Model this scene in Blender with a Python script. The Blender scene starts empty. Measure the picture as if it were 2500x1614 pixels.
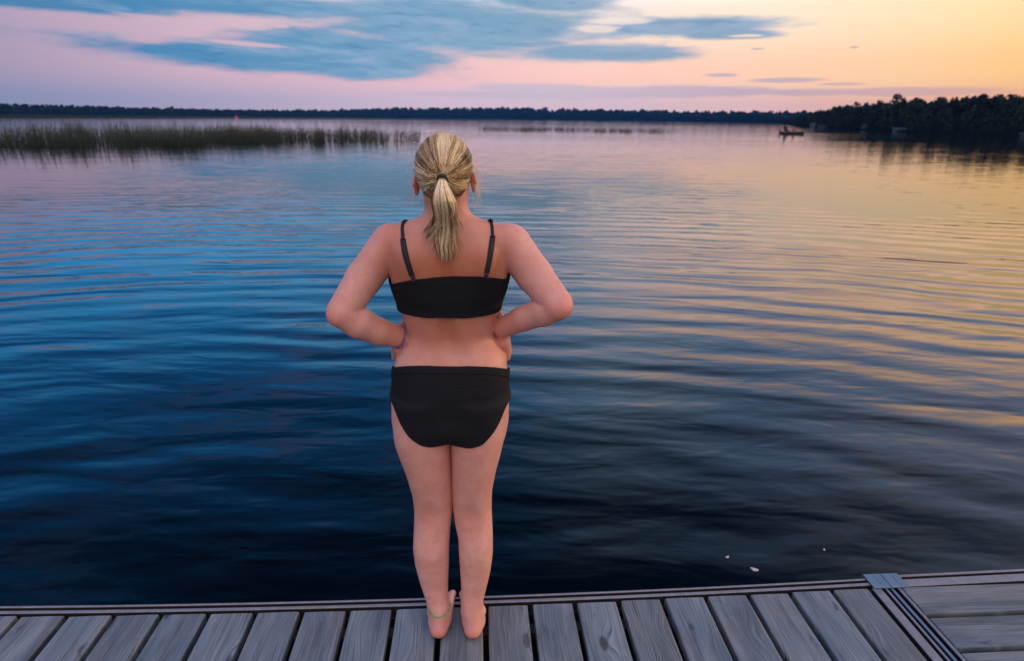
import bpy, math, random
import numpy as np
from mathutils import Vector, Matrix

random.seed(7)
RNG = np.random.default_rng(7)
R = math.radians
S = bpy.context.scene
COL = S.collection

# ------------------------------------------------------------------ camera
PITCH, ROLL, CAMZ = 0.3336, 0.0114, 1.55
cd = bpy.data.cameras.new('camera')
cam = bpy.data.objects.new('camera', cd)
COL.objects.link(cam)
cam.location = (0, 0, CAMZ)
cam.rotation_mode = 'XYZ'
M_ = Matrix.Rotation(math.pi / 2 - PITCH, 4, 'X') @ Matrix.Rotation(ROLL, 4, 'Z')
cam.rotation_euler = M_.to_euler('XYZ')
cd.sensor_width = 36
cd.lens = 21.6
cd.clip_start = 0.05
cd.clip_end = 20000
cd.dof.use_dof = True
cd.dof.focus_distance = 1.62
cd.dof.aperture_fstop = 4.0
S.camera = cam

# ------------------------------------------------------------------ world
def lin(c):
    out = []
    for v in c:
        v = v / 255.0
        out.append(v / 12.92 if v <= 0.04045 else ((v + 0.055) / 1.055) ** 2.4)
    return tuple(out) + (1.0,)

W = bpy.data.worlds.new('World')
S.world = W
W.use_nodes = True
nt = W.node_tree
nt.nodes.clear()

class NB:
    """small node-building helper"""
    def __init__(s, nt): s.nt = nt
    def n(s, t, **k):
        nd = s.nt.nodes.new(t)
        for a, v in k.items(): setattr(nd, a, v)
        return nd
    def put(s, sock, v):
        if isinstance(v, bpy.types.NodeSocket): s.nt.links.new(v, sock)
        elif v is not None: sock.default_value = v
    def m(s, op, a, b=None, c=None, clamp=False):
        nd = s.n('ShaderNodeMath', operation=op, use_clamp=clamp)
        s.put(nd.inputs[0], a); s.put(nd.inputs[1], b); s.put(nd.inputs[2], c)
        return nd.outputs[0]
    def ss(s, v, a, b, lo=0.0, hi=1.0):
        nd = s.n('ShaderNodeMapRange', interpolation_type='SMOOTHSTEP')
        s.put(nd.inputs['Value'], v); nd.inputs['From Min'].default_value = a; nd.inputs['From Max'].default_value = b
        nd.inputs['To Min'].default_value = lo; nd.inputs['To Max'].default_value = hi
        return nd.outputs['Result']
    def lr(s, v, a, b, lo=0.0, hi=1.0):
        nd = s.n('ShaderNodeMapRange')
        s.put(nd.inputs['Value'], v); nd.inputs['From Min'].default_value = a; nd.inputs['From Max'].default_value = b
        nd.inputs['To Min'].default_value = lo; nd.inputs['To Max'].default_value = hi
        return nd.outputs['Result']
    def mix(s, f, a, b, mode='MIX'):
        nd = s.n('ShaderNodeMix', data_type='RGBA', blend_type=mode)
        s.put(nd.inputs['Factor'], f); s.put(nd.inputs['A'], a); s.put(nd.inputs['B'], b)
        return [o for o in nd.outputs if o.type == 'RGBA'][0]
    def ramp(s, v, stops, interp='EASE'):
        nd = s.n('ShaderNodeValToRGB'); cr = nd.color_ramp; cr.interpolation = interp
        while len(cr.elements) < len(stops): cr.elements.new(0.5)
        for e, (p, c) in zip(cr.elements, stops):
            e.position = p; e.color = c
        s.put(nd.inputs[0], v)
        return nd.outputs[0]
    def noise(s, vec, scale, detail=3, rough=0.5, dist=0.0, out=0):
        nd = s.n('ShaderNodeTexNoise')
        s.put(nd.inputs['Vector'], vec); nd.inputs['Scale'].default_value = scale
        nd.inputs['Detail'].default_value = detail; nd.inputs['Roughness'].default_value = rough
        nd.inputs['Distortion'].default_value = dist
        return nd.outputs[out]
    def xyz(s, x, y, z):
        nd = s.n('ShaderNodeCombineXYZ'); s.put(nd.inputs[0], x); s.put(nd.inputs[1], y); s.put(nd.inputs[2], z)
        return nd.outputs[0]
    def sep(s, v):
        nd = s.n('ShaderNodeSeparateXYZ'); s.put(nd.inputs[0], v); return nd.outputs
    def mapv(s, v, loc=(0, 0, 0), rot=(0, 0, 0), sc=(1, 1, 1)):
        nd = s.n('ShaderNodeMapping'); s.put(nd.inputs[0], v)
        nd.inputs['Location'].default_value = loc; nd.inputs['Rotation'].default_value = rot; nd.inputs['Scale'].default_value = sc
        return nd.outputs[0]

B = NB(nt)
gen = B.n('ShaderNodeTexCoord').outputs['Generated']
sx, sy, sz = B.sep(gen)
AZ = B.m('DEGREES', B.m('ARCTAN2', sx, sy))
EL = B.m('DEGREES', B.m('ARCSINE', sz))

def azramp(stops):
    """colour over azimuth: list of (deg, srgb)"""
    t = B.lr(AZ, -180, 180)
    return B.ramp(t, [((s_[0] + 180) / 360, tuple(v * (s_[2] if len(s_) > 2 else 1) for v in lin(s_[1])[:3]) + (1.0,)) for s_ in stops], 'LINEAR')

LO = (120, 108, 122)     # dim land and low sky behind the camera, darkened so light falls from above
BK = (330, 288, 286)     # high sky behind the camera, brightened to light the girl's back
row0 = azramp([(-180, LO), (-60, (128, 128, 170)), (-38, (142, 144, 174)), (-22, (182, 168, 190)), (-6, (218, 192, 206)),
               (8, (220, 192, 202)), (20, (232, 188, 184)), (38, (236, 164, 128)), (70, (240, 170, 110)), (120, LO), (180, LO)])
row1 = azramp([(-180, LO), (-60, (156, 146, 174)), (-38, (166, 150, 174)), (-24, (208, 174, 190)), (-8, (234, 186, 192)),
               (5, (252, 202, 190)), (18, (252, 204, 176)), (30, (252, 204, 156)), (38, (252, 198, 128)), (70, (255, 190, 100)), (120, LO), (180, LO)])
row2 = azramp([(-180, LO), (-60, (150, 142, 178)), (-38, (176, 154, 182)), (-24, (206, 176, 190)), (-8, (224, 200, 204)),
               (5, (238, 222, 216)), (20, (250, 228, 204)), (32, (252, 224, 178)), (40, (252, 216, 152)), (70, (255, 206, 130)), (120, (190, 160, 150)), (180, LO)])
row3 = azramp([(-180, (220, 190, 190)), (-100, (160, 160, 200)), (-50, (50, 130, 190), 2.2), (-30, (48, 146, 206), 2.3), (-8, (98, 168, 212), 2.0),
               (4, (196, 196, 214), 1.7), (16, (252, 214, 200), 1.7), (28, (252, 206, 176), 1.8), (42, (252, 200, 152), 1.9), (70, (250, 204, 150), 1.3), (120, (220, 190, 180)), (180, (220, 190, 190))])
row4 = azramp([(-180, BK), (-110, (170, 170, 210)), (-60, (22, 92, 150), 2.3), (-20, (24, 104, 170), 2.5), (-2, (50, 128, 184), 2.5), (10, (136, 172, 206), 2.3),
               (22, (124, 158, 200), 2.1), (36, (146, 166, 200), 2.1), (60, (180, 184, 206), 1.6), (120, (230, 206, 200)), (180, BK)])
row5 = azramp([(-180, BK), (-110, (180, 190, 225)), (-60, (2, 22, 50)), (0, (4, 32, 62)), (20, (10, 42, 76)), (60, (50, 80, 120)),
               (120, (240, 220, 220)), (180, BK)])
zen = lin((262, 282, 350))
c = row0
c = B.mix(B.ss(EL, 0.8, 3.6), c, row1)
c = B.mix(B.ss(EL, 3.6, 8.0), c, row2)
c = B.mix(B.ss(EL, 8.0, 11.0), c, row3)
c = B.mix(B.ss(EL, 11.5, 22), c, row4)
c = B.mix(B.ss(EL, 17, 44), c, row5)
c = B.mix(B.ss(EL, 58, 80), c, zen)

# cloud banks, each an elongated soft ellipse in azimuth / elevation with noise-torn edges
def pxdir(px, py):
    x = (px - 1250) / 1500; y = -(py - 807) / 1500
    cr, sr = math.cos(ROLL), math.sin(ROLL)
    x, y = x * cr - y * sr, x * sr + y * cr
    cp, sp = math.cos(PITCH), math.sin(PITCH)
    d = Vector((x, cp + y * sp, -sp + y * cp)).normalized()
    return math.degrees(math.atan2(d.x, d.y)), math.degrees(math.asin(d.z))

cloudv = B.xyz(B.m('MULTIPLY', AZ, 0.05), B.m('MULTIPLY', EL, 0.30), 0.0)
nz1 = B.m('SUBTRACT', B.noise(cloudv, 2.2, 6, 0.58, 0.4), 0.5)
nz2 = B.m('SUBTRACT', B.noise(B.mapv(cloudv, loc=(3, 7, 1)), 7.0, 4, 0.6), 0.5)
warp = B.m('ADD', B.m('MULTIPLY', nz1, 1.15), B.m('MULTIPLY', nz2, 0.55))

def bank(specs, lo, hi, wamp=1.0):
    """specs: (cx, cy, half-width, half-height) in photo pixels of 2386 width; returns soft mask"""
    out = None
    for (cx, cy, hw, hh, *t) in specs:
        k = 2500 / 2386
        a0, e0 = pxdir(cx * k, cy * k)
        a1, _ = pxdir((cx + hw) * k, cy * k)
        _, e1 = pxdir(cx * k, (cy - hh) * k)
        tilt = t[0] if t else 0.0
        du = B.m('SUBTRACT', AZ, a0)
        dv = B.m('SUBTRACT', B.m('SUBTRACT', EL, e0), B.m('MULTIPLY', du, tilt))
        u = B.m('DIVIDE', du, abs(a1 - a0)); v = B.m('DIVIDE', dv, abs(e1 - e0))
        q = B.m('ADD', B.m('MULTIPLY', u, u), B.m('MULTIPLY', v, v))
        q = B.m('SUBTRACT', 1.0, B.m('SQRT', q))
        out = q if out is None else B.m('MAXIMUM', out, q)
    out = B.m('ADD', out, B.m('MULTIPLY', warp, wamp))
    return B.ss(out, lo, hi)

blue = azramp([(-180, (150, 160, 190)), (-45, (82, 118, 156)), (-30, (70, 130, 174)), (-14, (102, 150, 184)), (-2, (122, 160, 188)), (8, (136, 162, 186)),
               (20, (134, 160, 184)), (40, (170, 160, 170)), (180, (150, 160, 190))])
big = bank([(520, 8, 620, 34), (80, 0, 420, 30), (620, 138, 480, 40, -0.05), (800, 120, 320, 70, -0.03), (1080, 60, 440, 92),
            (1270, 0, 190, 46), (1400, 122, 260, 30), (1560, 62, 330, 28), (1700, 80, 160, 17, -0.02), (860, 165, 170, 30)], -0.06, 0.50, 0.85)
gaps = bank([(400, 48, 150, 10, -0.06), (560, 58, 90, 12, -.04), (580, 103, 120, 8, -0.04), (340, 92, 90, 16), (440, 78, 60, 8), (650, 60, 30, 6), 
             (1390, 66, 80, 14), (1440, 50, 110, 12), (1585, 103, 46, 8), (1730, 84, 60, 5)], 0.05, 0.50, 1.5)
mask = B.m('MULTIPLY', big, B.m('SUBTRACT', 1.0, B.m('MULTIPLY', gaps, 0.8)))
wis = B.noise(B.xyz(B.m('MULTIPLY', AZ, 0.045), B.m('MULTIPLY', B.m('ADD', EL, B.m('MULTIPLY', AZ, 0.04)), 0.42), 2.0), 2.6, 5, 0.6, 0.5)
cb = B.mix(B.m('MULTIPLY', B.ss(wis, 0.42, 0.72), 0.55), blue, lin((166, 182, 206)))
cb = B.mix(B.m('MULTIPLY', B.ss(nz2, 0.0, -0.2), 0.35), cb, lin((34, 110, 168)))
c = B.mix(mask, c, cb)
low = bank([(1500, 214, 420, 20), (1250, 205, 220, 14), (2050, 214, 520, 13, 0.0), (1684, 175, 56, 6), (1840, 187, 110, 8), (1960, 196, 80, 5), (1990, 110, 16, 4), (1765, 114, 26, 4),
            (1280, 222, 500, 12)], 0.0, 0.50, 0.95)
lowc = azramp([(-180, (190, 180, 200)), (-10, (196, 180, 206)), (6, (196, 184, 200)), (20, (176, 160, 182)), (40, (214, 164, 150)), (180, (190, 180, 200))])
c = B.mix(B.m('MULTIPLY', low, 0.72), c, lowc)
# upper broken cloud, seen mostly as reflections in the lake
upn = B.noise(B.xyz(B.m('MULTIPLY', AZ, 0.05), B.m('MULTIPLY', EL, 0.11), 4.0), 1.6, 5, 0.55, 0.3)
upm = B.m('MULTIPLY', B.m('MULTIPLY', B.ss(upn, 0.46, 0.66), B.ss(EL, 9.5, 13)), B.ss(EL, 42, 26))
c = B.mix(B.m('MULTIPLY', upm, 0.28), c, azramp([(-180, (236, 214, 208)), (-40, (150, 150, 192)), (-5, (214, 186, 200)), (30, (255, 214, 172)), (180, (236, 214, 208))]))
c = B.mix(B.ss(EL, 0.0, -2.0), c, lin((10, 24, 40)))

sky = B.n('ShaderNodeTexSky', sky_type='NISHITA')
sky.sun_disc = False
sky.sun_elevation = R(3)
sky.sun_rotation = R(78)
sky.altitude = 100
bg1 = B.n('ShaderNodeBackground'); B.put(bg1.inputs[0], c); bg1.inputs[1].default_value = 1.0
bg2 = B.n('ShaderNodeBackground'); B.put(bg2.inputs[0], sky.outputs[0]); bg2.inputs[1].default_value = 0.004
add = B.n('ShaderNodeAddShader'); nt.links.new(bg1.outputs[0], add.inputs[0]); nt.links.new(bg2.outputs[0], add.inputs[1])
wo = B.n('ShaderNodeOutputWorld'); nt.links.new(add.outputs[0], wo.inputs[0])

# ------------------------------------------------------------------ sun, exposure
sd = bpy.data.lights.new('sun', 'SUN'); sun = bpy.data.objects.new('sun', sd); COL.objects.link(sun)
sd.energy = 1.1; sd.angle = R(12); sd.color = (1.0, 0.62, 0.34)
sdir = Vector((math.sin(R(78)) * math.cos(R(6)), math.cos(R(78)) * math.cos(R(6)), math.sin(R(6))))
sun.rotation_euler = sdir.to_track_quat('Z', 'Y').to_euler()
S.view_settings.view_transform = 'Standard'
S.view_settings.look = 'None'
S.view_settings.exposure = 0.15
S.view_settings.gamma = 1.0
S.view_settings.use_curve_mapping = False
S.cycles.use_denoising = True
S.cycles.max_bounces = 6
S.cycles.transparent_max_bounces = 8
S.cycles.sample_clamp_indirect = 6.0

# ------------------------------------------------------------------ object helpers
def tag(o, label=None, cat=None, group=None, kind=None):
    if label: o['label'] = label
    if cat: o['category'] = cat
    if group: o['group'] = group
    if kind: o['kind'] = kind
    return o

def empty(name, loc=(0, 0, 0), rz=0.0):
    o = bpy.data.objects.new(name, None); COL.objects.link(o)
    o.location = loc; o.rotation_euler = (0, 0, rz); o.empty_display_size = 0.1
    return o

def mesh_obj(name, V, F, mat, parent=None, smooth=True, attrs=None):
    """V (n,3), F: (m,k) array or list of index lists"""
    me = bpy.data.meshes.new(name)
    V = np.asarray(V, dtype=np.float32).reshape(-1, 3)
    if isinstance(F, np.ndarray):
        k = F.shape[1]; m = F.shape[0]
        me.vertices.add(len(V)); me.vertices.foreach_set('co', V.ravel())
        me.loops.add(m * k); me.loops.foreach_set('vertex_index', F.astype(np.int32).ravel())
        me.polygons.add(m)
        me.polygons.foreach_set('loop_start', (np.arange(m) * k).astype(np.int32))
        me.polygons.foreach_set('loop_total', np.full(m, k, dtype=np.int32))
    else:
        me.from_pydata([tuple(map(float, v)) for v in V], [], [list(map(int, f)) for f in F])
    me.update(calc_edges=True); me.validate()
    me.polygons.foreach_set('use_smooth', [smooth] * len(me.polygons))
    if attrs:
        for an, (ty, dat) in attrs.items():
            a = me.attributes.new(an, ty, 'POINT')
            a.data.foreach_set('vector' if ty == 'FLOAT_VECTOR' else ('color' if 'COLOR' in ty else 'value'), np.asarray(dat, dtype=np.float32).ravel())
    if mat: me.materials.append(mat)
    o = bpy.data.objects.new(name, me); COL.objects.link(o)
    if parent: o.parent = parent
    return o

class MB:
    """collects pieces into one mesh"""
    def __init__(s): s.V = []; s.F = []; s.A = []
    def add(s, V, F, a=None):
        b = len(s.V); s.V += [tuple(v) for v in V]; s.F += [[i + b for i in f] for f in F]
        if a is not None: s.A += [tuple(q) for q in a]
    def box(s, a, b):
        x0, y0, z0 = a; x1, y1, z1 = b
        s.add([(x0, y0, z0), (x1, y0, z0), (x1, y1, z0), (x0, y1, z0), (x0, y0, z1), (x1, y0, z1), (x1, y1, z1), (x0, y1, z1)],
              [(0, 3, 2, 1), (4, 5, 6, 7), (0, 1, 5, 4), (1, 2, 6, 5), (2, 3, 7, 6), (3, 0, 4, 7)])
    def tube(s, pts, rad, n=8, flat=1.0, up=(0, 0, 1), closed=False):
        pts = [Vector(p) for p in pts]; m = len(pts); b = len(s.V)
        rad = rad if hasattr(rad, '__len__') else [rad] * m
        for i, p in enumerate(pts):
            if closed: t = pts[(i + 1) % m] - pts[i - 1]
            else: t = pts[min(i + 1, m - 1)] - pts[max(i - 1, 0)]
            t.normalize(); u = Vector(up); u = (u - t * u.dot(t))
            if u.length < 1e-4: u = Vector((1, 0, 0)) - t * t.x
            u.normalize(); w = t.cross(u)
            for k in range(n):
                a = 2 * math.pi * k / n
                s.V.append(tuple(p + (w * math.cos(a) + u * math.sin(a) * flat) * rad[i]))
        for i in range(m if closed else m - 1):
            for k in range(n):
                j = (i + 1) % m
                s.F.append([b + i * n + k, b + i * n + (k + 1) % n, b + j * n + (k + 1) % n, b + j * n + k])
        if not closed:
            s.F.append([b + k for k in range(n)][::-1]); s.F.append([b + (m - 1) * n + k for k in range(n)])
    def ell(s, c, r, nu=14, nv=9):
        V = [(c[0], c[1], c[2] - r[2])]; F = []
        for j in range(1, nv):
            p = -math.pi / 2 + math.pi * j / nv
            for i in range(nu):
                a = 2 * math.pi * i / nu
                V.append((c[0] + r[0] * math.cos(p) * math.cos(a), c[1] + r[1] * math.cos(p) * math.sin(a), c[2] + r[2] * math.sin(p)))
        V.append((c[0], c[1], c[2] + r[2])); t = len(V) - 1
        for i in range(nu):
            F.append([0, 1 + (i + 1) % nu, 1 + i]); F.append([t, t - nu + i, t - nu + (i + 1) % nu])
            for j in range(nv - 2):
                a = 1 + j * nu
                F.append([a + i, a + (i + 1) % nu, a + nu + (i + 1) % nu, a + nu + i])
        s.add(V, F)
    def build(s, name, mat, parent=None, smooth=False, attrs=None):
        return mesh_obj(name, s.V, s.F, mat, parent, smooth, attrs)

def material(name):
    m = bpy.data.materials.new(name); m.use_nodes = True
    b = NB(m.node_tree); m.node_tree.nodes.clear()
    p = b.n('ShaderNodeBsdfPrincipled'); o = b.n('ShaderNodeOutputMaterial')
    m.node_tree.links.new(p.outputs[0], o.inputs[0])
    return m, b, p, o

def simple(name, col, rough=0.6, metal=0.0, var=0.15, scale=20, bump=0.0):
    m, b, p, o = material(name)
    oc = b.n('ShaderNodeTexCoord').outputs['Object']
    n = b.noise(oc, scale, 4, 0.6)
    f = b.lr(n, 0.25, 0.75, 1 - var, 1 + var)
    base = b.n('ShaderNodeRGB'); base.outputs[0].default_value = tuple(col) + (1,)
    vs = b.n('ShaderNodeVectorMath', operation='SCALE'); b.put(vs.inputs[0], base.outputs[0]); b.put(vs.inputs['Scale'], f)
    b.put(p.inputs['Base Color'], vs.outputs[0])
    p.inputs['Roughness'].default_value = rough; p.inputs['Metallic'].default_value = metal
    if bump:
        bp = b.n('ShaderNodeBump'); bp.inputs['Strength'].default_value = 1; bp.inputs['Distance'].default_value = bump
        b.put(bp.inputs['Height'], n); b.put(p.inputs['Normal'], bp.outputs[0])
    return m

# ------------------------------------------------------------------ water
WZ = -0.30
m_water, b, p, o = material('lake_water')
oc = b.n('ShaderNodeTexCoord').outputs['Object']
wx, wy, wz = b.sep(oc)
nzw = b.noise(b.mapv(oc, sc=(0.22, 0.35, 1)), 1.0, 3, 0.5)
# wind ripples: long crests lying across the view
h1 = b.noise(b.mapv(oc, rot=(0, 0, R(-9)), sc=(0.55, 1.55, 1)), 1.0, 2.0, 0.42, 0.5)
h2 = b.noise(b.mapv(oc, loc=(5, 3, 0), rot=(0, 0, R(7)), sc=(1.9, 4.8, 1)), 1.0, 2.0, 0.5, 0.4)
h3 = b.noise(b.mapv(oc, loc=(1, 9, 0), rot=(0, 0, R(-4)), sc=(5, 16, 1)), 1.0, 2.0, 0.5)
# rings spreading from the dock
rd = b.m('SQRT', b.m('ADD', b.m('POWER', b.m('MULTIPLY', b.m('ADD', wx, 0.9), 0.62), 2.0), b.m('POWER', b.m('SUBTRACT', wy, 0.6), 2.0)))
ph = b.m('ADD', b.m('MULTIPLY', rd, 2 * math.pi / 0.52), b.m('MULTIPLY', b.m('SUBTRACT', nzw, 0.5), 16.0))
ring = b.m('SINE', ph)
ph2 = b.m('ADD', b.m('MULTIPLY', rd, 2 * math.pi / 0.31), b.m('MULTIPLY', b.m('SUBTRACT', h1, 0.5), 14.0))
ring2 = b.m('SINE', ph2)
fall = b.m('MULTIPLY', b.ss(rd, 0.8, 3.0), b.ss(rd, 22.0, 7.0))
rings = b.m('MULTIPLY', b.m('ADD', b.m('MULTIPLY', ring, 0.0044), b.m('MULTIPLY', ring2, 0.0009)), b.m('MULTIPLY', fall, b.ss(nzw, 0.3, 0.62, 0.25, 1.0)))
calm = b.ss(b.noise(b.mapv(oc, sc=(0.02, 0.055, 1)), 1.0, 2, 0.5), 0.35, 0.65, 0.45, 1.1)
hh = b.m('ADD', b.m('MULTIPLY', h1, 0.034), b.m('MULTIPLY', h2, 0.0066))
hh = b.m('ADD', hh, b.m('MULTIPLY', h3, 0.0011))
hh = b.m('ADD', b.m('MULTIPLY', b.m('MULTIPLY', hh, calm), b.ss(rd, 4.0, 30.0, 1.0, 0.46)), rings)
bp = b.n('ShaderNodeBump'); bp.inputs['Strength'].default_value = 1.0; bp.inputs['Distance'].default_value = 1.0
b.put(bp.inputs['Height'], hh)
p.inputs['Base Color'].default_value = (0.0012, 0.0035, 0.007, 1)
p.inputs['Roughness'].default_value = 0.03
p.inputs['IOR'].default_value = 1.333
b.put(p.inputs['Normal'], bp.outputs[0])
WV = [(-5000, -300, WZ), (5000, -300, WZ), (5000, 7000, WZ), (-5000, 7000, WZ)]
tag(mesh_obj('water', WV, [[0, 1, 2, 3]], m_water, smooth=False), kind='structure')
BV = [(-5000, -300, WZ - 2.5), (5000, -300, WZ - 2.5), (5000, 7000, WZ - 2.5), (-5000, 7000, WZ - 2.5)]
m_bed = simple('lake_bed_mud', (0.03, 0.03, 0.025), 0.9)
tag(mesh_obj('lake_bed', BV, [[0, 1, 2, 3]], m_bed, smooth=False), kind='structure')

# ------------------------------------------------------------------ dock
YAW = -0.062
def edge_at(c): return 1.692 + 0.0115 * min(c * c, 4.4)

m_wood, b, p, o = material('weathered_plank_wood')
gc = b.n('ShaderNodeAttribute'); gc.attribute_name = 'grain'; g = gc.outputs['Vector']
gx, gy, gz = b.sep(g)
pn = b.n('ShaderNodeTexWhiteNoise', noise_dimensions='1D'); b.put(pn.inputs['W'], gz)
pr = pn.outputs['Value']
zoff = b.m('MULTIPLY', gz, 3.7)
kv = b.xyz(b.m('MULTIPLY', gx, 8.5), b.m('ADD', b.m('MULTIPLY', gy, 3.3), b.m('MULTIPLY', pr, 9)), zoff)
vo = b.n('ShaderNodeTexVoronoi', voronoi_dimensions='3D'); b.put(vo.inputs['Vector'], kv); vo.inputs['Scale'].default_value = 1.0
vo.inputs['Randomness'].default_value = 1.0
kd = vo.outputs['Distance']
knotwarp = b.m('MULTIPLY', b.ss(kd, 0.45, 0.0), 0.030)
lowv = b.xyz(b.m('MULTIPLY', gx, 3.0), b.m('MULTIPLY', gy, 0.9), zoff)
lw = b.m('MULTIPLY', b.m('SUBTRACT', b.noise(lowv, 1.6, 2, 0.4), 0.5), 0.08)
u = b.m('ADD', b.m('ADD', gx, lw), knotwarp)
gr = b.noise(b.xyz(b.m('MULTIPLY', u, 120), b.m('MULTIPLY', gy, 1.3), zoff), 1.0, 3, 0.6)
gf = b.noise(b.xyz(b.m('MULTIPLY', u, 420), b.m('MULTIPLY', gy, 5.0), zoff), 1.0, 2, 0.5)
bands = b.m('SINE', b.m('MULTIPLY', u, 620))
wide = b.noise(b.xyz(b.m('MULTIPLY', gx, 14), b.m('MULTIPLY', gy, 2.4), zoff), 1.0, 4, 0.6)
base = b.mix(b.ss(wide, 0.3, 0.7), (0.062, 0.096, 0.122, 1), (0.228, 0.268, 0.290, 1))
tint = b.noise(b.xyz(b.m('MULTIPLY', gx, 9), b.m('MULTIPLY', gy, 3.0), b.m('ADD', zoff, 23)), 1.0, 3, 0.6)
base = b.mix(b.m('MULTIPLY', b.ss(tint, 0.48, 0.64), 0.55), base, (0.125, 0.190, 0.235, 1))
base = b.mix(b.m('MULTIPLY', b.ss(tint, 0.44, 0.32), 0.40), base, (0.200, 0.165, 0.160, 1))
base = b.mix(b.m('MULTIPLY', b.ss(pr, 0.0, 1.0), 0.4), base, (0.105, 0.100, 0.105, 1))
base = b.mix(b.m('MULTIPLY', b.ss(gr, 0.48, 0.68), 0.42), base, (0.035, 0.038, 0.046, 1))
base = b.mix(b.m('MULTIPLY', b.ss(gf, 0.5, 0.72), 0.34), base, (0.36, 0.37, 0.39, 1))
base = b.mix(b.m('MULTIPLY', b.ss(bands, 0.2, 1.0), 0.24), base, (0.045, 0.047, 0.055, 1))
stain = b.noise(b.xyz(b.m('MULTIPLY', gx, 22), b.m('MULTIPLY', gy, 7), b.m('ADD', zoff, 40)), 1.0, 4, 0.65)
base = b.mix(b.m('MULTIPLY', b.ss(stain, 0.62, 0.74), 0.7), base, (0.02, 0.02, 0.024, 1))
kn = b.ss(kd, 0.135, 0.07)
base = b.mix(b.m('MULTIPLY', kn, 0.85), base, (0.014, 0.013, 0.014, 1))
crack = b.noise(b.xyz(b.m('MULTIPLY', u, 40), b.m('MULTIPLY', gy, 0.8), b.m('ADD', zoff, 11)), 1.0, 0, 0.5)
ck = b.ss(b.m('ABSOLUTE', b.m('SUBTRACT', crack, 0.5)), 0.018, 0.004)
ck = b.m('MULTIPLY', ck, b.ss(wide, 0.50, 0.62))
base = b.mix(b.m('MULTIPLY', ck, 0.7), base, (0.012, 0.012, 0.014, 1))
b.put(p.inputs['Base Color'], base)
b.put(p.inputs['Roughness'], b.lr(gr, 0.3, 0.7, 0.5, 0.72))
hgt = b.m('SUBTRACT', b.m('ADD', b.m('MULTIPLY', gr, -0.0012), b.m('MULTIPLY', bands, -0.0002)), b.m('ADD', b.m('MULTIPLY', ck, 0.001), b.m('MULTIPLY', kn, 0.0006)))
bp = b.n('ShaderNodeBump'); bp.inputs['Strength'].default_value = 0.8; bp.inputs['Distance'].default_value = 1.0
b.put(bp.inputs['Height'], hgt); b.put(p.inputs['Normal'], bp.outputs[0])

m_alu = simple('pinkish_worn_rail_metal', (0.215, 0.222, 0.255), 0.42, 0.25, 0.22, 26, 0.0006)
m_plate = simple('galvanised_plate_metal', (0.16, 0.25, 0.34), 0.38, 0.55, 0.16, 40, 0.0003)
m_dark = simple('shade_black_timber', (0.010, 0.010, 0.011), 0.7, 0, 0.3, 15)  # blackened to put shade into the rail grooves; joists share it
m_float = simple('black_float_plastic', (0.012, 0.012, 0.014), 0.5, 0, 0.2, 8)

def plank(mb, c0, c1, a0, a1, idn, lengthwise='a', th=0.034):
    """one board with eased edges; c = across, a = along in the dock frame; grain runs along 'a' or 'c'"""
    ea = 0.004
    if lengthwise == 'a': s0, s1, l0, l1 = c0, c1, a0, a1
    else: s0, s1, l0, l1 = a0, a1, c0, c1
    zt = random.uniform(-0.0015, 0.0012); tw = random.uniform(-0.0012, 0.0012)
    prof = [(s0, -th), (s0, -ea * 1.2), (s0 + ea * 0.3, -ea * 0.35), (s0 + ea * 1.3, 0), (s0 + (s1 - s0) * 0.33, 0.0006), (s0 + (s1 - s0) * 0.67, 0.0006),
            (s1 - ea * 1.3, 0), (s1 - ea * 0.3, -ea * 0.35), (s1, -ea * 1.2), (s1, -th)]
    N = len(prof); ns = 9; V = []; A = []; F = []
    ls = [l0, l0 + 0.003] + [l0 + 0.003 + (l1 - l0 - 0.006) * i / ns for i in range(1, ns)] + [l1 - 0.003, l1]
    wob = [random.uniform(-0.0006, 0.0006) for _ in ls]
    for i, l in enumerate(ls):
        dz = -0.003 if i in (0, len(ls) - 1) else 0.0
        for (s, z) in prof:
            zz = z + zt + tw * (s - s0) / (s1 - s0) + (dz if z > -0.02 else 0)
            if z > -0.02 and dz == 0: zz += wob[i] * 0.4
            ss_ = s + wob[i]
            V.append((ss_, l, zz) if lengthwise == 'a' else (l, ss_, zz)); A.append((s - s0, l, idn + (0.0 if abs(z) < .02 else 0.0)))
    for i in range(len(ls) - 1):
        for k in range(N):
            q = [i * N + k, i * N + (k + 1) % N, (i + 1) * N + (k + 1) % N, (i + 1) * N + k]
            F.append(q if lengthwise != 'a' else q[::-1])
    e0 = list(range(N)); e1 = [(len(ls) - 1) * N + k for k in range(N)]
    F.append(e0 if lengthwise == 'a' else e0[::-1]); F.append(e1[::-1] if lengthwise == 'a' else e1)
    mb.add(V, F, A)

def rail(mb, cs, off0, off1, z0, z1, ch=0.0015):
    """bar following the dock's front edge"""
    V = []; F = []; n = 6
    for c_ in cs:
        e = edge_at(c_)
        for (a, z) in ((off0, z0), (off0, z1 - ch), (off0 + ch, z1), (off1 - ch, z1), (off1, z1 - ch), (off1, z0)):
            V.append((c_, e + a, z))
    for i in range(len(cs) - 1):
        for k in range(n): F.append([i * n + k, i * n + (k + 1) % n, (i + 1) * n + (k + 1) % n, (i + 1) * n + k][::-1])
    F.append(list(range(n))); F.append([(len(cs) - 1) * n + k for k in range(n)][::-1])
    mb.add(V, F)

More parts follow.
